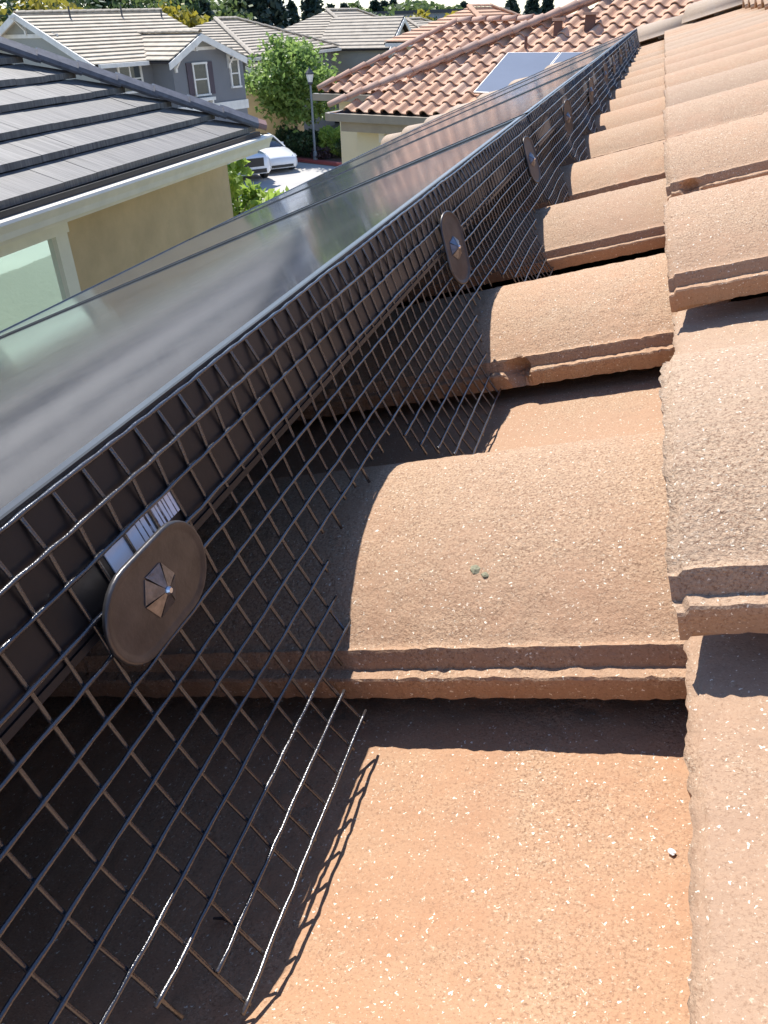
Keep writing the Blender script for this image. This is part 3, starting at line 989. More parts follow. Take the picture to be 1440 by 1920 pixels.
def house_b():
    c = Vector((-6.156, 16.478, H0 - 1.62))
    az = R(72)
    e = Vector((math.sin(az), -math.cos(az), 0)); f = Vector((math.cos(az), math.sin(az), 0))
    SL = .44
    up = Vector((0, 0, 1))
    root = empty("house", (c.x + 4, c.y + 3, 0), "pale yellow house under a terracotta S-tile roof with one grey solar panel", "house")
    cols, rows = 27, 15
    s_roof(root, c, e, f, SL, cols, rows, lambda a, d: a > d + .06)
    hip = (e + f + up * SL)
    MB().prism([c - up * .04, c + e * 8.2 - up * .04, c + e * 8.2 + f * 5.2 + up * (SL * 5.2 - .04), c + hip * 5.2 - up * .04], (0, 0, -.05)).build("deck", M_ROOFDECK, root)
    MB().prism([c - up * .04, c + hip * 5.2 - up * .04, c + f * 10 + hip * 0 - up * .04], (0, 0, -.05)).build("far_slope", M_TILE_B, root)
    MB().prism([c + hip * 5.1 - up * .05, c + e * 9 + f * 5.1 + up * (SL * 5.1 - .05), c + e * 9 + f * 11, c + f * 10 ], (0, 0, -.05)).build("back_slope", M_TILE_B, root)
    me = caps(root, c + up * .09 - (e + f) * .04, c + hip * 5.2 + up * .09, 22, .13, .11, M_CAP_B, "hip_tile", .02)
    caps(root, c + f * .34 - e * .02 + hip * 1.0 + up * .07, c + f * .34 + hip * 5.3 + up * .07, 17, .13, .11, M_CAP_B, "hip_tile", .02, me=me)
    # gutter, fascia, walls
    MB().frame(c - e * .05 - f * .14 - up * .15, e * 7.6, f * .12, up * .14).build("gutter", M_TAUPE, root)
    MB().frame(c + e * .22 - f * .005 - up * .34, e * 7.2, f * .30, up * .18).build("fascia", M_TAUPE, root)
    MB().frame(c - e * .14 - f * .05 - up * .15, e * .12, f * 2.2, up * .14).build("gutter", M_TAUPE, root)
    w0 = c + e * .35 + f * .35
    w0.z = 0
    hgt = c.z - .06
    MB().frame(w0, e * 7.0, f * 6.0, up * hgt).build("wall", M_YELLOW, root)
    MB().frame(w0 + e * 1.02 - f * .12, e * .09, f * .09, up * (hgt - .25)).build("downspout", M_YELLOW, root)
    MB().frame(w0 + e * .62 - f * .10 + up * (hgt - .48), e * .14, f * .09, up * .34).build("bracket", M_WHITE, root)
    window(root, w0 + e * 3.6 + up * (hgt - 1.35), e, -f, 1.2, 1.3, .1)
    # solar panel on this roof
    def rp(a, d, n=.0): return c + e * a + f * d + up * (SL * d) + (up - f * SL).normalized() * n
    def spanel(a0, d0, wdt, ln, label):
        t = (f + up * SL).normalized()
        nn = (up - f * SL).normalized()
        o0 = rp(a0, d0, .13)
        r = empty("solar_panel", o0, label, "solar panel", "solar panels on the terracotta roof")
        MB().frame(o0, e * wdt, t * ln, nn * .035).build("frame", M_RAIL, r)
        MB().frame(o0 + e * .012 + t * .012 + nn * .0352, e * (wdt - .024), t * (ln - .024), nn * .003).build("glass", M_BPANEL, r)
    spanel(3.0, .53, 1.08, 1.42, "pale grey solar panel on the terracotta roof beyond, left one of the pair")
    spanel(4.10, .53, 1.08, 1.42, "grey solar panel on the terracotta roof beyond, right one of the pair")
    # roof vents: square terracotta flues with a cap plate
    vents = ((3.56, 2.73, "left of the two square brown roof vents on the terracotta roof"), (4.13, 2.92, "right and larger of the two square brown roof vents on the terracotta roof"))
    for a, d, lab in vents:
        p = rp(a, d)
        s = .15 if a < 4 else .19
        r = empty("roof_vent", p, lab, "vent", "vents on the terracotta roof")
        MB().box((p.x - s / 2, p.y - s / 2, p.z - .05), (p.x + s / 2, p.y + s / 2, p.z + .24)).build("flue", M_FLUE, r)
        MB().box((p.x - s * .75, p.y - s * .75, p.z + .24), (p.x + s * .75, p.y + s * .75, p.z + .285)).build("cap", M_CAP_B, r)
    p = rp(3.15, 2.2)
    r = MB().tube([p - up * .05, p + up * .24], .03, 8).build("vent_pipe", M_FLUE, None, label="thin brown vent pipe above the solar panel on the terracotta roof", cat="pipe")
    # rear wing
    c2 = Vector((-7.407, 19.017, H0 - 1.47))
    r2 = empty("house_wing", (c2.x + 2.5, c2.y + 2, 0), "rear wing of terracotta tile roof with short level ridge, behind the yellow house", "house")
    s_roof(r2, c2, e, f, .47, 15, 8, lambda a, d: a > d * .85 + .02 and d < 2.45)
    MB().prism([c2 - up * .04, c2 + e * 5 - up * .04, c2 + e * 5 + f * 2.6 + up * (.47 * 2.6 - .04), c2 + e * 2.2 + f * 2.6 + up * (.47 * 2.6 - .04)], (0, 0, -.05)).build("deck", M_ROOFDECK, r2)
    rp2 = lambda a, d: c2 + e * a + f * d + up * (.47 * d + .07)
    me = caps(r2, rp2(0, 0), rp2(2.15, 2.55), 9, .11, .095, M_CAP_B, "hip_tile", .02)
    caps(r2, rp2(2.15, 2.58), rp2(5.2, 2.58), 8, .13, .11, M_CAP_B, "ridge_tile", .02)
    MB().prism([rp2(0, 0) - up * .12, rp2(2.15, 2.55) - up * .12, c2 + f * 5], (0, 0, -.04)).build("far_slope", M_TILE_B, r2)
    MB().frame(c2 - e * .08 - f * .13 - up * .15, e * 5, f * .12, up * .14).build("gutter", M_TAUPE, r2)
    w2 = c2 + e * .35 + f * .3
    w2.z = 0
    MB().frame(w2, e * 4.5, f * 3.5, up * (c2.z - .05)).build("wall", M_YELLOW, r2)
house_b()

# ================================================================== HOUSE C: blue-grey with gables
def gable_trim(root, apex, left, right, nrm, th=.20):
    """white barge boards along a gable."""
    up = Vector((0, 0, 1))
    for q in (left, right):
        MB().prism([Vector(apex), Vector(q), Vector(q) - up * th, Vector(apex) - up * th], Vector(nrm) * .06).build("barge_board", M_WHITE, root)
def bracket(root, p, e, nrm, s=.45):
    p, e, nrm = Vector(p), Vector(e), Vector(nrm)
    up = Vector((0, 0, 1))
    mb = MB()
    mb.frame(p - e * .05, e * .1, nrm * s, up * .09)
    mb.frame(p - e * .05 - up * s, e * .1, nrm * .09, up * s)
    mb.prism([p - e * .04 - up * s * .9, p - e * .04 - up * s * .75, p - e * .04 + nrm * s * .9, p - e * .04 + nrm * s * .8 - up * .05], e * .08)
    mb.build("bracket", M_WHITE, root)
def house_c():
    F = Vector((-20.546, 29.561, H0 - 1.15))
    r = Vector((.34, .940, 0)).normalized(); g = Vector((-r.y, r.x, 0)); up = Vector((0, 0, 1))
    root = empty("house", (F.x - 4, F.y + 5, 0), "blue-grey two-storey house with pale taupe tile roof and white-trimmed gables", "house")
    HW, RZ, LEN = 4.2, 1.6, 7.3
    sl = RZ / HW
    P = lambda a, b, z: F + r * a + g * b + up * z
    # right-hand slope towards us, left slope
    roof_plane(root, P(-.35, -.35, -.16), r, g, sl, [(0, 0), (LEN, 0), (LEN, HW + .35), (0, HW + .35)], .335, None, .04, M_COURSE, lift=.05, piece="roof_course")
    MB().prism([P(-.35, HW, RZ - .03), P(LEN - .35, HW, RZ - .03), P(LEN - .35, 2 * HW + .3, -.15), P(-.35, 2 * HW + .3, -.15)], (0, 0, -.06)).build("far_slope", M_COURSE, root)
    caps(root, P(-.35, HW, RZ + .0), P(LEN - .35, HW, RZ + .0), 18, .12, .11, M_COURSE, "ridge_tile", .02, True, .03)
    # walls
    zb = -F.z
    MB().prism([P(0, 0, zb), P(0, 2 * HW, zb), P(0, 2 * HW, 0), P(0, HW, RZ - .12), P(0, 0, 0)], r * (LEN - .7)).build("gable_wall", M_GREYG, root)
    MB().frame(P(.02, -.012, zb), r * (LEN - .74), g * .012, up * (-zb - .1)).build("wall", M_GREY, root)
    gable_trim(root, P(-.37, HW, RZ + .02), P(-.37, -.42, -.16), P(-.37, 2 * HW + .42, -.16), -r, .24)
    MB().frame(P(-.06, HW - 2.1, RZ - .85), r * .06, g * 4.2, up * .14).build("trim_band", M_WHITE, root)
    MB().prism([P(-.04, HW - 1.9, RZ - .70), P(-.04, HW + 1.9, RZ - .70), P(-.04, HW, RZ - .10)], r * .04).build("gable_panel", M_GREYG, root)
    bracket(root, P(-.02, HW, RZ - .15), g, -r, .6)
    MB().frame(P(-.2, -.52, -.27), r * 2.3, g * .16, up * .14).build("gutter", M_WHITE, root)
    # cross gable facing the street
    a0, a1, gp = 2.3, 6.1, -1.25
    am = 3.95
    pz = .75
    A = lambda a, z, b=gp: P(a, b, z)
    MB().prism([A(a0 + .3, zb), A(a1 + .4, zb), A(a1 + .4, -.3), A(a1 - .2, -.1), A(am, pz - .12), A(a0 + .3, -.1)], g * 3.2).build("front_wall", M_GREY, root)
    hs = (pz + .1) / (am - a0 + .1)
    bx = 1.25 + .4
    roof_plane(root, P(a0 - .15, gp - .42, -.14), g, r, hs, [(0, 0), (4.5, 0), (4.5, am - a0 + .15), (0, am - a0 + .15)], .335, None, .04, M_COURSE, lift=.05, piece="roof_course")
    hs2 = (pz + .1) / (a1 - am + .1)
    roof_plane(root, P(a1 + .15, gp - .42, -.14), g, -r, hs2, [(0, 0), (4.5, 0), (4.5, a1 - am + .15), (0, a1 - am + .15)], .335, None, .04, M_COURSE, lift=.05, piece="roof_course")
    caps(root, P(am, gp - .42, pz + .03), P(am, gp + 4.0, pz + .03), 10, .12, .11, M_COURSE, "ridge_tile", .02, True, .03)
    gable_trim(root, P(am, gp - .44, pz - .02), P(a0 - .2, gp - .44, -.2), P(a1 + .2, gp - .44, -.2), -g, .24)
    MB().frame(P(am - 1.05, gp - .05, pz - .60), r * 2.1, g * .05, up * .12).build("trim_band", M_WHITE, root)
    MB().prism([P(am - .95, gp - .03, pz - .5), P(am + .95, gp - .03, pz - .5), P(am, gp - .03, pz - .1)], g * .03).build("gable_panel", M_GREYG, root)
    for a, z in ((am, pz - .2), (a0 + .45, -.15), (a1 - .45, -.15)):
        bracket(root, P(a, gp, z), r, -g, .42)
    MB().frame(P(a0 + .25, gp - .06, -2.15), r * (a1 - a0 + .2), g * .06, up * .34).build("belly_band", M_WHITE, root)
    wc = P(4.0, gp, -.88)
    window(root, wc, r, -g, .66, 1.08, .07)
    for s in (-1, 1):
        MB().frame(P(4.0 + s * .56 - .14, gp - .05, -1.45), r * .28, g * .05, up * 1.18).build("shutter", M_PLUM, root)
    mb = MB().frame(P(3.55, gp - .30, -1.66), r * .9, g * .30, up * .12)
    for q in (3.62, 3.95, 4.28): mb.frame(P(q, gp - .26, -1.86), r * .08, g * .26, up * .20)
    mb.build("window_box", M_WHITE, root)
    window(root, P(5.95, gp, -.78), r, -g, .40, .95, .07)
    window(root, P(1.45, 0, -.72), r, -g, 1.0, .85, .08, mull=True)
    for a, b, h in ((1.8, 3.7, .40), (4.4, 3.7, .40), (6.4, 3.5, .30)):
        p = P(a, b, (b / HW) * RZ)
        MB().tube([p, p + up * h], .035, 6).build("vent_pipe", M_DARKTRIM, root)
    p = P(4.9, 1.6, .55)
    MB().box((p.x - .14, p.y - .14, p.z), (p.x + .14, p.y + .14, p.z + .28)).build("roof_vent", M_DARKTRIM, root)
house_c()

# ================================================================== HOUSES D, E and a far one: rows of taupe roofs
def hip_house(name, c, r, g, length, half, rise, wallmat, roofmat, label, gable=None, cat="house"):
    """c: near right eave corner; ridge runs along r."""
    c, r, g = Vector(c), Vector(r).normalized(), Vector(g).normalized()
    up = Vector((0, 0, 1))
    root = empty(name, (c.x, c.y, 0), label, cat)
    sl = rise / half
    P = lambda a, b, z: c + r * a + g * b + up * z
    roof_plane(root, c, r, g, sl, [(0, 0), (length, 0), (length - half, half), (half, half)], .36, None, .05, roofmat, lift=.055, piece="roof_course")
    roof_plane(root, c, g, r, sl, [(0, 0), (2 * half, 0), (half, half)], .36, None, .05, roofmat, lift=.055, piece="roof_course")
    MB().prism([P(half, half, rise - .04), P(length - half, half, rise - .04), P(length, 2 * half, -.04), P(0, 2 * half, -.04)], (0, 0, -.06)).build("far_slope", roofmat, root)
    MB().prism([P(length, 0, -.04), P(length, 2 * half, -.04), P(length - half, half, rise - .04)], (0, 0, -.06)).build("end_slope", roofmat, root)
    me = caps(root, P(0, 0, .04), P(half, half, rise + .04), max(4, int(half * 2.6)), .14, .12, roofmat, "hip_tile", .02, True, .04)
    caps(root, P(length, 0, .04), P(length - half, half, rise + .04), max(4, int(half * 2.6)), .14, .12, roofmat, "hip_tile", .02, True, .04, me=me)
    caps(root, P(half, half, rise + .04), P(length - half, half, rise + .04), max(3, int((length - 2 * half) * 2.3)), .14, .12, roofmat, "ridge_tile", .02, True, .04)
    MB().frame(P(.4, .4, -c.z), r * (length - .8), g * (2 * half - .8), up * (c.z - .08)).build("wall", wallmat, root)
    MB().frame(P(-.05, -.14, -.2), r * (length + .1), g * .12, up * .15).build("gutter", M_WHITE, root)
    MB().frame(P(-.14, -.14, -.2), r * .12, g * (2 * half), up * .15).build("gutter", M_WHITE, root)
    return root, P
def front_gable(root, P, a0, a1, b, zb, rise, r, g, roofmat, wallmat, depth=3.5, ground=6.0):
    r, g = Vector(r).normalized(), Vector(g).normalized()
    am = (a0 + a1) / 2
    hs = rise / (am - a0)
    roof_plane(root, P(a0 - .2, b - .35, zb), g, r, hs, [(0, 0), (depth, 0), (depth, am - a0 + .2), (0, am - a0 + .2)], .36, None, .05, roofmat, lift=.05, piece="roof_course")
    roof_plane(root, P(a1 + .2, b - .35, zb), g, -r, hs, [(0, 0), (depth, 0), (depth, am - a0 + .2), (0, am - a0 + .2)], .36, None, .05, roofmat, lift=.05, piece="roof_course")
    MB().prism([P(a0 + .1, b, -ground), P(a1 - .1, b, -ground), P(a1 - .1, b, zb), P(am, b, zb + rise - .15), P(a0 + .1, b, zb)], g * (depth - .5)).build("gable_wall", wallmat, root)
    gable_trim(root, P(am, b - .37, zb + rise + hs * .1), P(a0 - .25, b - .37, zb - .05), P(a1 + .25, b - .37, zb - .05), -g, .26)
RV, GV = (0.05, 1, 0), (-1, 0.05, 0)
rd, PD = hip_house("house", (-19.9, 42.2, H0 - 1.60), RV, GV, 11.5, 4.6, 1.62, M_GREY, M_COURSE2, "farther taupe-roofed house with hipped roof just behind the blue-grey house")
re_, PE = hip_house("house", (-17.6, 54.5, H0 - 1.70), RV, GV, 15, 4.8, 2.05, M_GREY, M_COURSE2, "distant taupe-roofed house with two white-trimmed gables behind the leafy street tree")
front_gable(re_, PE, -.4, 5.2, -1.2, -.05, 1.55, RV, GV, M_COURSE2, M_GREYG, 5.0, 4.2)
window(re_, PE(1.4, -1.2, -1.0), RV, (1, -.05, 0), .8, 1.2, .09)
MB().frame(PE(2.1, -1.24, -1.6), Vector((.05, 1, 0)) * .4, Vector((-1, .05, 0)) * .04, (0, 0, 1.25)).build("shutter", M_PLUM, re_)
rf, PF = hip_house("house", (-15.2, 63, H0 - 1.6), RV, GV, 10, 3.4, 1.25, M_OCHRE, M_COURSE2, "small far house with taupe roof and single gable right of the distant pair")
front_gable(rf, PF, -.2, 3.4, -.9, -.1, 1.1, RV, GV, M_COURSE2, M_GREYG, 3.0, 4.4)
rg, PG = hip_house("house", (-7.2, 42.5, H0 - 1.15), (0.25, 1, 0), (-1, .25, 0), 9, 3.2, 1.35, M_YELLOW, M_TILE_B, "far house with brick-red tiled hip roof rising behind the yellow house")
# low building beside the blue-grey house: ochre garage
gar = empty("garage", (-18.6, 41.2, 0), "low ochre garage with dark tile roof between the blue-grey house and the tree", "garage")
roof_plane(gar, (-17.6, 40.6, H0 - 2.75), (0, 1, 0), (-1, 0, 0), .42, [(0, 0), (3.2, 0), (3.2, 2.0), (0, 2.0)], .36, None, .05, M_COURSE2, lift=.05, piece="roof_course")
MB().box((-20.5, 40.9, 0), (-17.95, 43.6, H0 - 2.85)).build("wall", M_OCHRE, gar)
MB().prism([(-17.6, 40.58, H0 - 2.8), (-19.6, 40.58, H0 - 1.96), (-19.6, 40.58, H0 - 2.16), (-17.6, 40.58, H0 - 3.0)], (0, -.06, 0)).build("barge_board", M_WHITE, gar)

# ================================================================== TREES
def leaf_quads(C, size, rng, flat=0.0):
    n = len(C)
    a = rng.normal(size=(n, 3)); a[:, 2] *= (1 - flat)
    a /= np.linalg.norm(a, axis=1)[:, None]
    b = np.cross(a, rng.normal(size=(n, 3)))
    b /= np.linalg.norm(b, axis=1)[:, None] + 1e-9
    sz = size * rng.uniform(.6, 1.35, size=(n, 1))
    a = a * sz; b = b * sz * .6
    V = np.stack([C - a, C + b * .9, C + a, C - b * .9], 1).reshape(-1, 3)
    F = np.arange(4 * n).reshape(n, 4)
    return V, F
def broadleaf(name, base, h, rx, rz, leaves, lsize, mat, label, group=None, seed=1, trunk_h=None, clumps=60, lobes=None, cat="tree", rt=.12, parent_name=True):
    rng = np.random.default_rng(seed)
    base = Vector(base)
    root = empty(name, base, label, cat, group)
    cz = base.z + h - rz
    # clump centres in an uneven ellipsoid shell
    d = rng.normal(size=(clumps, 3)); d /= np.linalg.norm(d, axis=1)[:, None]
    rad = rng.uniform(.35, 1.0, size=(clumps, 1)) ** .6
    bump = 1 + .22 * np.sin(d[:, :1] * 4 + seed) * np.cos(d[:, 1:2] * 5 + seed * 2)
    cc = d * rad * bump * np.array([rx, rx, rz]) * .86 + np.array([base.x, base.y, cz])
    trunk_h = trunk_h or (h - 2 * rz + rz * .5)
    mb = MB()
    top = Vector((base.x, base.y, cz + rz * .2))
    mb.tube([base - Vector((0, 0, .1)), base + Vector((.04, .02, trunk_h * .5)), base + Vector((0, .05, trunk_h)), top], [rt, rt * .8, rt * .65, rt * .2], 8)
    mb.build("trunk", M_BARK, root)
    lb = MB()
    for k in range(min(14, clumps)):
        q = Vector(cc[k])
        s = base + Vector((0, 0, trunk_h * rng.uniform(.65, 1.15)))
        lb.tube([s, s.lerp(q, .5) + Vector((0, 0, .12 * rz)), q], [rt * .4, rt * .22, rt * .06], 5)
    lb.build("limbs", M_BARK, root)
    which = rng.integers(0, clumps, size=leaves)
    cs = rng.uniform(.16, .34, size=clumps)[which][:, None] * np.array([rx, rx, rz * .8])
    C = cc[which] + np.clip(rng.normal(size=(leaves, 3)), -1.9, 1.9) * cs * .62
    V, F = leaf_quads(C, lsize, rng, .3)
    obj("crown", V, F, mat, root)
    return root
def conifer(name, base, h, rad, leaves, lsize, mat, label, group=None, seed=1, columnar=False):
    rng = np.random.default_rng(seed)
    base = Vector(base)
    root = empty(name, base, label, "tree", group)
    MB().tube([base - Vector((0, 0, .1)), base + Vector((0, 0, h * .98))], [h * .016 + .05, .02], 7).build("trunk", M_BARK, root)
    t = rng.uniform(0, 1, size=leaves) ** .75
    tier = np.floor(t * 16) / 16
    r = rad * ((1 - t) ** (.45 if columnar else .85)) * (.72 + .28 * (1 - (t - tier) * 16)) * np.sqrt(rng.uniform(.08, 1, size=leaves))
    an = rng.uniform(0, 2 * np.pi, size=leaves)
    lob = 1 + .22 * np.sin(an * 5 + tier * 40 + seed)
    C = np.stack([base.x + r * lob * np.cos(an), base.y + r * lob * np.sin(an), base.z + h * (.10 + .9 * t) - r * .12], 1)
    V, F = leaf_quads(C, lsize, rng, .35)
    obj("crown", V, F, mat, root)
    return root
broadleaf("street_tree", (-17.2, 40.6, .1), 5.35, 2.15, 2.15, 9000, .13, M_LEAF, "rounded bright green street tree beside the lamp post", seed=3, clumps=80, rt=.10)
broadleaf("young_tree", (-6.25, 12.1, 0), 4.35, .62, .95, 2600, .075, M_LEAFL, "lime green leafy young tree beside the corner of the tan house", seed=5, clumps=34, rt=.05)
broadleaf("young_tree", (-5.55, 12.0, 0), 3.75, .42, .40, 900, .075, M_LEAFL, "low lime green leafy sprig in front of the white cars", seed=8, clumps=20, rt=.03)
def shrub(base, rx, h, n, ls, mat, label, seed, group="shrubs in the planting bed"):
    rng = np.random.default_rng(seed)
    root = empty("shrub", base, label, "shrub", group)
    lb = MB()
    for k in range(7):
        t = 2 * math.pi * k / 7
        lb.tube([base, (base[0] + rx * .6 * math.cos(t), base[1] + rx * .6 * math.sin(t), base[2] + h * .7)], [.03, .01], 5)
    lb.build("stem", M_BARK, root)
    d = rng.normal(size=(n, 3)); d /= np.linalg.norm(d, axis=1)[:, None]
    q = rng.uniform(.3, 1, size=(n, 1)) ** .4
    lobe = 1 + .18 * np.sin(d[:, :1] * 7 + seed) + .15 * np.sin(d[:, 2:3] * 6 + seed)
    C = d * q * lobe * np.array([rx, rx, h / 2]) + np.array([base[0], base[1], base[2] + h / 2])
    V, F = leaf_quads(C, ls, rng, .2)
    obj("foliage", V, F, mat, root)
shrub((-14.9, 39.6, .1), .75, 1.35, 2600, .08, M_LEAFL, "bright yellow-green rounded shrub behind the lamp post", 4)
shrub((-16.3, 39.7, .1), .95, 1.25, 2600, .08, M_LEAFD, "dark green shrub left of the lamp post, below the tree", 6)
shrub((-13.9, 39.3, .1), .60, 1.0, 1600, .08, M_LEAFM, "mid green shrub between the lamp post and the yellow house", 7)
shrub((-17.6, 40.2, .1), .8, 1.2, 2000, .08, M_LEAFD, "dark green shrub behind the parked white sedan", 9)
shrub((-15.2, 38.9, .1), .55, .55, 1200, .06, M_LEAFP, "low reddish-brown shrub at the foot of the lamp post", 10)

# far belt of trees
def pix(x, y, d):                         # a spot in the distance, given as bearing, elevation and range
    rr = Vector(_r) * ((x - 720) / 1450) + Vector(_u) * (-(y - 960) / 1450) + Vector(_f)
    k = d / math.hypot(rr.x, rr.y)
    return Vector((rr.x * k, rr.y * k, rr.z * k + H0))
belt = [  # bearing px, top px, range, kind, half width, material, wording
    (20, -70, 62, 'b', 5.0, M_LEAFD, "large dark green tree at the far left behind the blue-grey house"),
    (60, -30, 58, 'b', 3.6, M_LEAFY, "yellow-green tree at the left behind the gable peak"),
    (130, -90, 75, 'b', 6.0, M_LEAFD, "tall dark tree behind the left part of the taupe ridge"),
    (215, -85, 72, 'b', 5.0, M_LEAFM, "tall mid green tree behind the middle of the taupe ridge"),
    (110, -20, 56, 'b', 2.6, M_LEAFY, "yellow tree just above the taupe ridge at left"),
    (280, -80, 80, 'b', 5.5, M_LEAFD, "dark spreading tree behind the right part of the taupe ridge"),
    (330, 8, 70, 'b', 2.6, M_LEAFY, "small yellow tree showing above the right end of the taupe ridge"),
    (365, -40, 82, 'c', 2.6, M_LEAFC, "dark conifer behind the right end of the taupe ridge"),
    (395, -20, 90, 'b', 4.0, M_LEAFM, "green tree between the taupe ridges"),
    (432, -30, 92, 'c', 2.8, M_LEAFC, "broad dark conifer left of the tall pair"),
    (470, -55, 95, 'c', 3.0, M_LEAFC, "left of two tall dark conifers above the second taupe roof"),
    (498, -70, 98, 'c', 3.2, M_LEAFC, "right and taller of two tall dark conifers above the second taupe roof"),
    (520, -5, 100, 'c', 2.2, M_LEAFC, "slim conifer right of the tall conifers"),
    (545, 5, 105, 'c', 2.0, M_LEAFC, "small pointed conifer against the sky"),
    (580, -45, 85, 'c', 2.2, M_LEAFC, "isolated open-crowned conifer above the farther taupe ridge"),
    (620, 12, 180, 'c', 2.2, M_LEAFC, "tiny far conifer left of the distant wall"),
    (645, 10, 185, 'c', 2.4, M_LEAFC, "second tiny far conifer left of the distant wall"),
    (670, 8, 185, 'b', 4.5, M_LEAFM, "far rounded green tree left of the distant wall"),
    (703, 4, 190, 'c', 2.6, M_LEAFC, "far conifer at the left end of the distant wall"),
    (720, 6, 195, 'c', 2.6, M_LEAFC, "far conifer over the left part of the distant wall"),
    (738, 3, 195, 'c', 2.8, M_LEAFC, "taller far conifer over the distant wall"),
    (775, 2, 180, 'b', 6.0, M_LEAFM, "far pale green broad tree above the distant wall"),
    (815, 4, 175, 'b', 5.5, M_LEAFM, "far green tree beside the pale broad one above the wall"),
    (870, 8, 200, 'c', 2.4, M_LEAFC, "far conifer right of the middle of the distant wall"),
    (960, 2, 170, 'c', 3.2, M_LEAFC, "far conifer above the red far roof"),
    (1000, -6, 175, 'c', 3.0, M_LEAFC, "far conifer above the terracotta hip"),
    (1028, -2, 180, 'c', 2.8, M_LEAFC, "far conifer at the right beside the terracotta hip"),
    (745, 33, 95, 'b', 2.6, M_LEAFY, "bright yellow tree below the distant wall, left one"),
    (790, 22, 105, 'b', 3.0, M_LEAFY, "tall yellow-orange tree in front of the distant wall"),
    (850, 36, 92, 'b', 2.6, M_LEAFY, "yellow tree below the distant wall, left of the red far roof"),
    (890, 34, 100, 'b', 2.4, M_LEAFY, "yellow-green tree beside the red far roof"),
    (818, 38, 80, 'b', 1.7, M_LEAFD, "dark green tree between the yellow trees"),
    (800, 62, 70, 'b', 2.4, M_LEAFP, "plum-coloured tree behind the rear terracotta ridge"),
    (705, 18, 120, 'b', 4.0, M_LEAFM, "green tree under the left end of the distant wall"),
]
for i, (px, py, d, k, hw, mt, lab) in enumerate(belt):
    tp = pix(px, py, d)
    base = (tp.x, tp.y, 0)
    h = max(2.5, tp.z)
    ls = .0042 * d
    if k == 'c':
        conifer("conifer", base, h, hw * .8, 1300, ls, mt, lab, "trees beyond the houses", 20 + i, columnar=True)
    else:
        broadleaf("broadleaf_tree", base, h, hw, min(h * .42, hw * 1.1), 2200, ls, mt, lab, "trees beyond the houses", 20 + i, clumps=46, rt=.22)
wall0 = pix(690, 24, 150); wall1 = pix(940, 16, 150)
dd = (wall1 - wall0); dd.z = 0
far_b = empty("far_building", (wall0.x, wall0.y, 0), "long low grey building on the skyline", "building")
MB().frame((wall0.x, wall0.y, 0), dd, Vector((0, 8, 0)), (0, 0, wall0.z - .3)).build("wall", M_FARW, far_b)
MB().frame((wall0.x, wall0.y - .4, wall0.z - .3), dd, Vector((0, 9, 0)), (0, 0, .45)).build("roof", M_DARKTRIM, far_b)
w0 = pix(762, 55, 88)
fb2 = empty("far_building", (w0.x, w0.y, 0), "low white flat-roofed building among the yellow trees", "building")
MB().box((w0.x, w0.y, 0), (w0.x + 7, w0.y + 5, w0.z)).build("wall", M_WHITE, fb2)
MB().box((w0.x - .2, w0.y - .2, w0.z), (w0.x + 7.2, w0.y + 5.2, w0.z + .25)).build("roof", M_TAUPE, fb2)
w0 = pix(318, 14, 110)
fb3 = empty("far_building", (w0.x, w0.y, 0), "low grey flat-roofed building beyond the taupe ridge", "building")
MB().box((w0.x, w0.y, 0), (w0.x + 9, w0.y + 5, w0.z)).build("wall", M_FARW, fb3)
MB().box((w0.x - .2, w0.y - .2, w0.z), (w0.x + 9.2, w0.y + 5.2, w0.z + .35)).build("roof", M_FARW, fb3)

# ================================================================== STREET LAMP
def lamp():
    b = Vector((-15.348, 38.436, .13))
    root = empty("street_lamp", b, "grey-green lamp post with lantern head beside the street tree", "street lamp")
    MB().tube([b, b + Vector((0, 0, .35)), b + Vector((0, 0, .4)), b + Vector((0, 0, 3.2))], [.11, .10, .06, .05], 10).build("pole", M_POST, root)
    V, F = [], []
    z0 = b.z + 3.2
    prof = [(.05, 0), (.11, .06), (.10, .10), (.12, .12)]
    mb = MB()
    mb.tube([b + Vector((0, 0, 3.2)), b + Vector((0, 0, 3.28)), b + Vector((0, 0, 3.34))], [.05, .13, .12], 8)
    mb.build("collar", M_DARKTRIM, root)
    MB().tube([b + Vector((0, 0, 3.34)), b + Vector((0, 0, 3.66))], [.11, .19], 8).build("lantern_glass", M_LAMPGLASS, root)
    MB().tube([b + Vector((0, 0, 3.66)), b + Vector((0, 0, 3.70)), b + Vector((0, 0, 3.84)), b + Vector((0, 0, 3.90)), b + Vector((0, 0, 3.98))], [.22, .22, .10, .04, .01], 8).build("lantern_cap", M_DARKTRIM, root)
lamp()

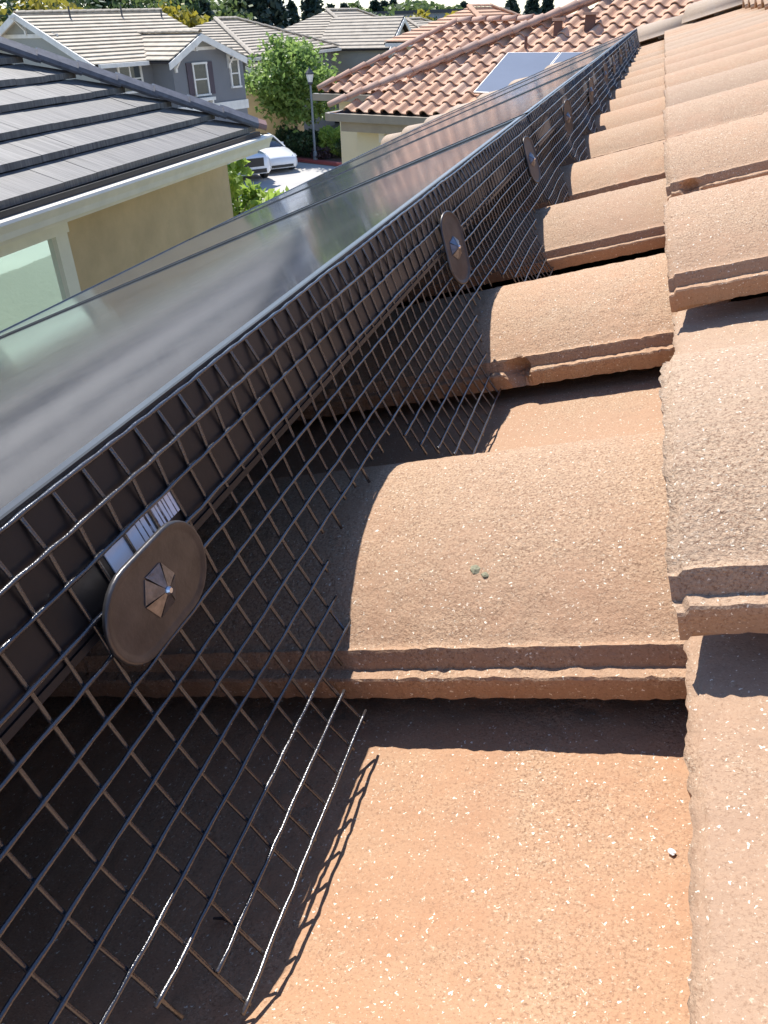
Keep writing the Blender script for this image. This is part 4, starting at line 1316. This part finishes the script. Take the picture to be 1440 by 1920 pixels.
# ================================================================== PARKED CARS
def car(front, heading, L, Wd, prof_low, prof_roof, label, suv):
    """prof: stations (x from front, z of hood/deck line); the greenhouse is its own loft."""
    h = Vector((heading[0], heading[1], 0)).normalized()
    s = Vector((h.y, -h.x, 0))              # car's right
    up = Vector((0, 0, 1))
    base = Vector((front[0], front[1], .0)) - h * (L / 2)
    root = empty("parked_car", base, label, "car", "white cars parked side by side")
    P = lambda x, y, z: Vector((front[0], front[1], 0)) - h * x + s * y + up * z
    # lower body: rings across the width
    V, F = [], []
    m = 15
    for x, zt, zb, w in prof_low:
        hw = w / 2
        pts = [(-hw * .86, zb), (-hw * .97, zb + .10), (-hw, zb + (zt - zb) * .45), (-hw * .985, zb + (zt - zb) * .72), (-hw * .93, zt - .05), (-hw * .82, zt - .005), (-hw * .45, zt + .025), (0, zt + .035)]
        pts = pts + [(-y, z) for y, z in pts[-2::-1]]
        V += [P(x, y, z) for y, z in pts]
    n = len(prof_low)
    for i in range(n - 1):
        for k in range(m - 1):
            F.append((i * m + k, i * m + k + 1, (i + 1) * m + k + 1, (i + 1) * m + k))
        F.append((i * m + m - 1, i * m, (i + 1) * m, (i + 1) * m + m - 1))
    F.append(tuple(range(m))[::-1]); F.append(tuple((n - 1) * m + k for k in range(m)))
    obj("body", V, F, M_CARW, root, smooth=True)
    # greenhouse glass
    V, F = [], []
    q = 9
    for x, zb, zt, wb, wt in prof_roof:
        pts = [(-wb / 2, zb), (-(wb * .55 + wt * .45) / 2, zb + (zt - zb) * .5), (-wt / 2, zt - .06), (-wt / 2 * .8, zt - .01), (0, zt + .015)]
        pts = pts + [(-y, z) for y, z in pts[-2::-1]]
        V += [P(x, y, z) for y, z in pts]
    n = len(prof_roof)
    for i in range(n - 1):
        for k in range(q - 1):
            F.append((i * q + k, i * q + k + 1, (i + 1) * q + k + 1, (i + 1) * q + k))
    F.append(tuple(range(q))[::-1]); F.append(tuple((n - 1) * q + k for k in range(q)))
    fm = []
    for i in range(n - 1):
        for k in range(q - 1):
            roof = k in (2, 3, 4, 5) and 1 <= i <= n - 3
            fm.append(1 if roof and suv else 0)
    fm += [0, 0]
    obj("greenhouse", V, F, [M_CARG, M_CARW], root, smooth=True, fm=fm)
    # pillars and roof rails
    for sd in (-1, 1):
        mb = MB()
        pts = [P(a[0], sd * a[4] / 2 * 1.0, a[2] - .05) if 0 < i < n - 1 else P(a[0], sd * a[3] / 2 * .98, a[1] + .02) for i, a in enumerate(prof_roof)]
        mb.tube(pts, .035, 6)
        mb.build("roof_rail", M_CARW, root)
        xb = prof_roof[n // 2]
        MB().tube([P(xb[0], sd * xb[3] / 2 * .995, xb[1]), P(xb[0] + .06, sd * xb[4] / 2 * 1.0, xb[2] - .05)], .03, 6).build("pillar", M_CARK, root)
        # mirror
        a = prof_roof[0]
        MB().frame(P(a[0] + .55, sd * (Wd / 2 - .06) - .07, a[1] + .02), -h * .12, s * .2 * 1, up * .14).build("mirror", M_CARW, root)
        # headlight
        z = .66 if not suv else .90
        hl = MB().prism([P(.07, sd * Wd * .30, z - .08), P(.30, sd * Wd * .465, z - .03), P(.52, sd * Wd * .470, z + .06), P(.12, sd * Wd * .30, z + .05)], s * (sd * .022) + h * .02)
        hl.build("headlight", M_LIGHT, root)
        for xw in (.88, L - .95):
            c = P(xw, sd * (Wd / 2 - .10), .34 if not suv else .38)
            rw = .33 if not suv else .38
            wl = MB().tube([c - s * .11 * sd, c + s * .10 * sd], rw, 20).build("wheel", M_TYRE, root, org=c)
            rim = MB().tube([c + s * .09 * sd, c + s * .115 * sd], rw * .68, 14).build("rim", M_RIM, wl)
            arch = []
            for k in range(13):
                t = math.pi * k / 12
                arch.append(P(xw + math.cos(t) * (rw + .06), sd * (Wd / 2 + .004), c.z + math.sin(t) * (rw + .06)))
            arch2 = [P(xw + math.cos(math.pi * k / 12) * rw * .2, sd * (Wd / 2 + .004), c.z + math.sin(math.pi * k / 12) * rw * .2) for k in range(12, -1, -1)]
            MB().prism(arch + arch2, -s * (sd * .10)).build("wheel_arch", M_CARK, root)
    if suv:
        MB().frame(P(-.02, -.52, .62), s * 1.04, up * .34, -h * .06).build("grille", M_CARK, root)
        MB().frame(P(-.03, -.62, .36), s * 1.24, up * .16, -h * .06).build("lower_grille", M_CARK, root)
    else:
        MB().frame(P(-.01, -.55, .26), s * 1.10, up * .11, -h * .05).build("lower_grille", M_CARK, root)
low = [(0.0, .60, .24, 1.30), (.10, .68, .20, 1.62), (.45, .78, .18, 1.80), (1.0, .90, .18, 1.85), (1.6, .97, .18, 1.86), (3.2, .98, .18, 1.86), (4.2, 1.02, .2, 1.80), (4.6, .98, .24, 1.62), (4.7, .85, .3, 1.4)]
roof = [(1.25, .92, .96, 1.52, 1.30), (2.05, .96, 1.36, 1.62, 1.16), (2.6, .97, 1.44, 1.64, 1.12), (3.3, .97, 1.38, 1.62, 1.08), (4.35, 1.0, 1.04, 1.4, 1.1)]
car((-15.75, 35.35), (.74, -.67), 4.7, 1.86, low, roof, "white sedan with dark glass roof, parked beyond the other white car", False)
low2 = [(0.0, .95, .34, 1.45), (.10, 1.02, .30, 1.74), (.5, 1.08, .28, 1.86), (1.1, 1.12, .28, 1.88), (1.6, 1.14, .28, 1.88), (3.4, 1.14, .28, 1.88), (4.5, 1.14, .3, 1.85), (4.65, 1.1, .34, 1.7)]
roof2 = [(1.30, 1.10, 1.14, 1.62, 1.40), (1.95, 1.13, 1.62, 1.68, 1.34), (2.6, 1.13, 1.72, 1.68, 1.32), (3.8, 1.13, 1.70, 1.66, 1.30), (4.55, 1.13, 1.2, 1.6, 1.35)]
car((-16.1, 33.0), (.74, -.67), 4.65, 1.88, low2, roof2, "white sport utility car with black grille, nearer of the two parked cars", True)

# a dry twig caught under the mesh
tw = [tile_pt(-.0965, .112, .0010), tile_pt(-.093, .1123, .0013), tile_pt(-.0895, .1112, .0010)]
MB().tube(tw, [.0004, .0006, .0003], 6).build("twig", M_WOOD, None, label="short dark dry twig lying on the shaded tile under the mesh", cat="twig")
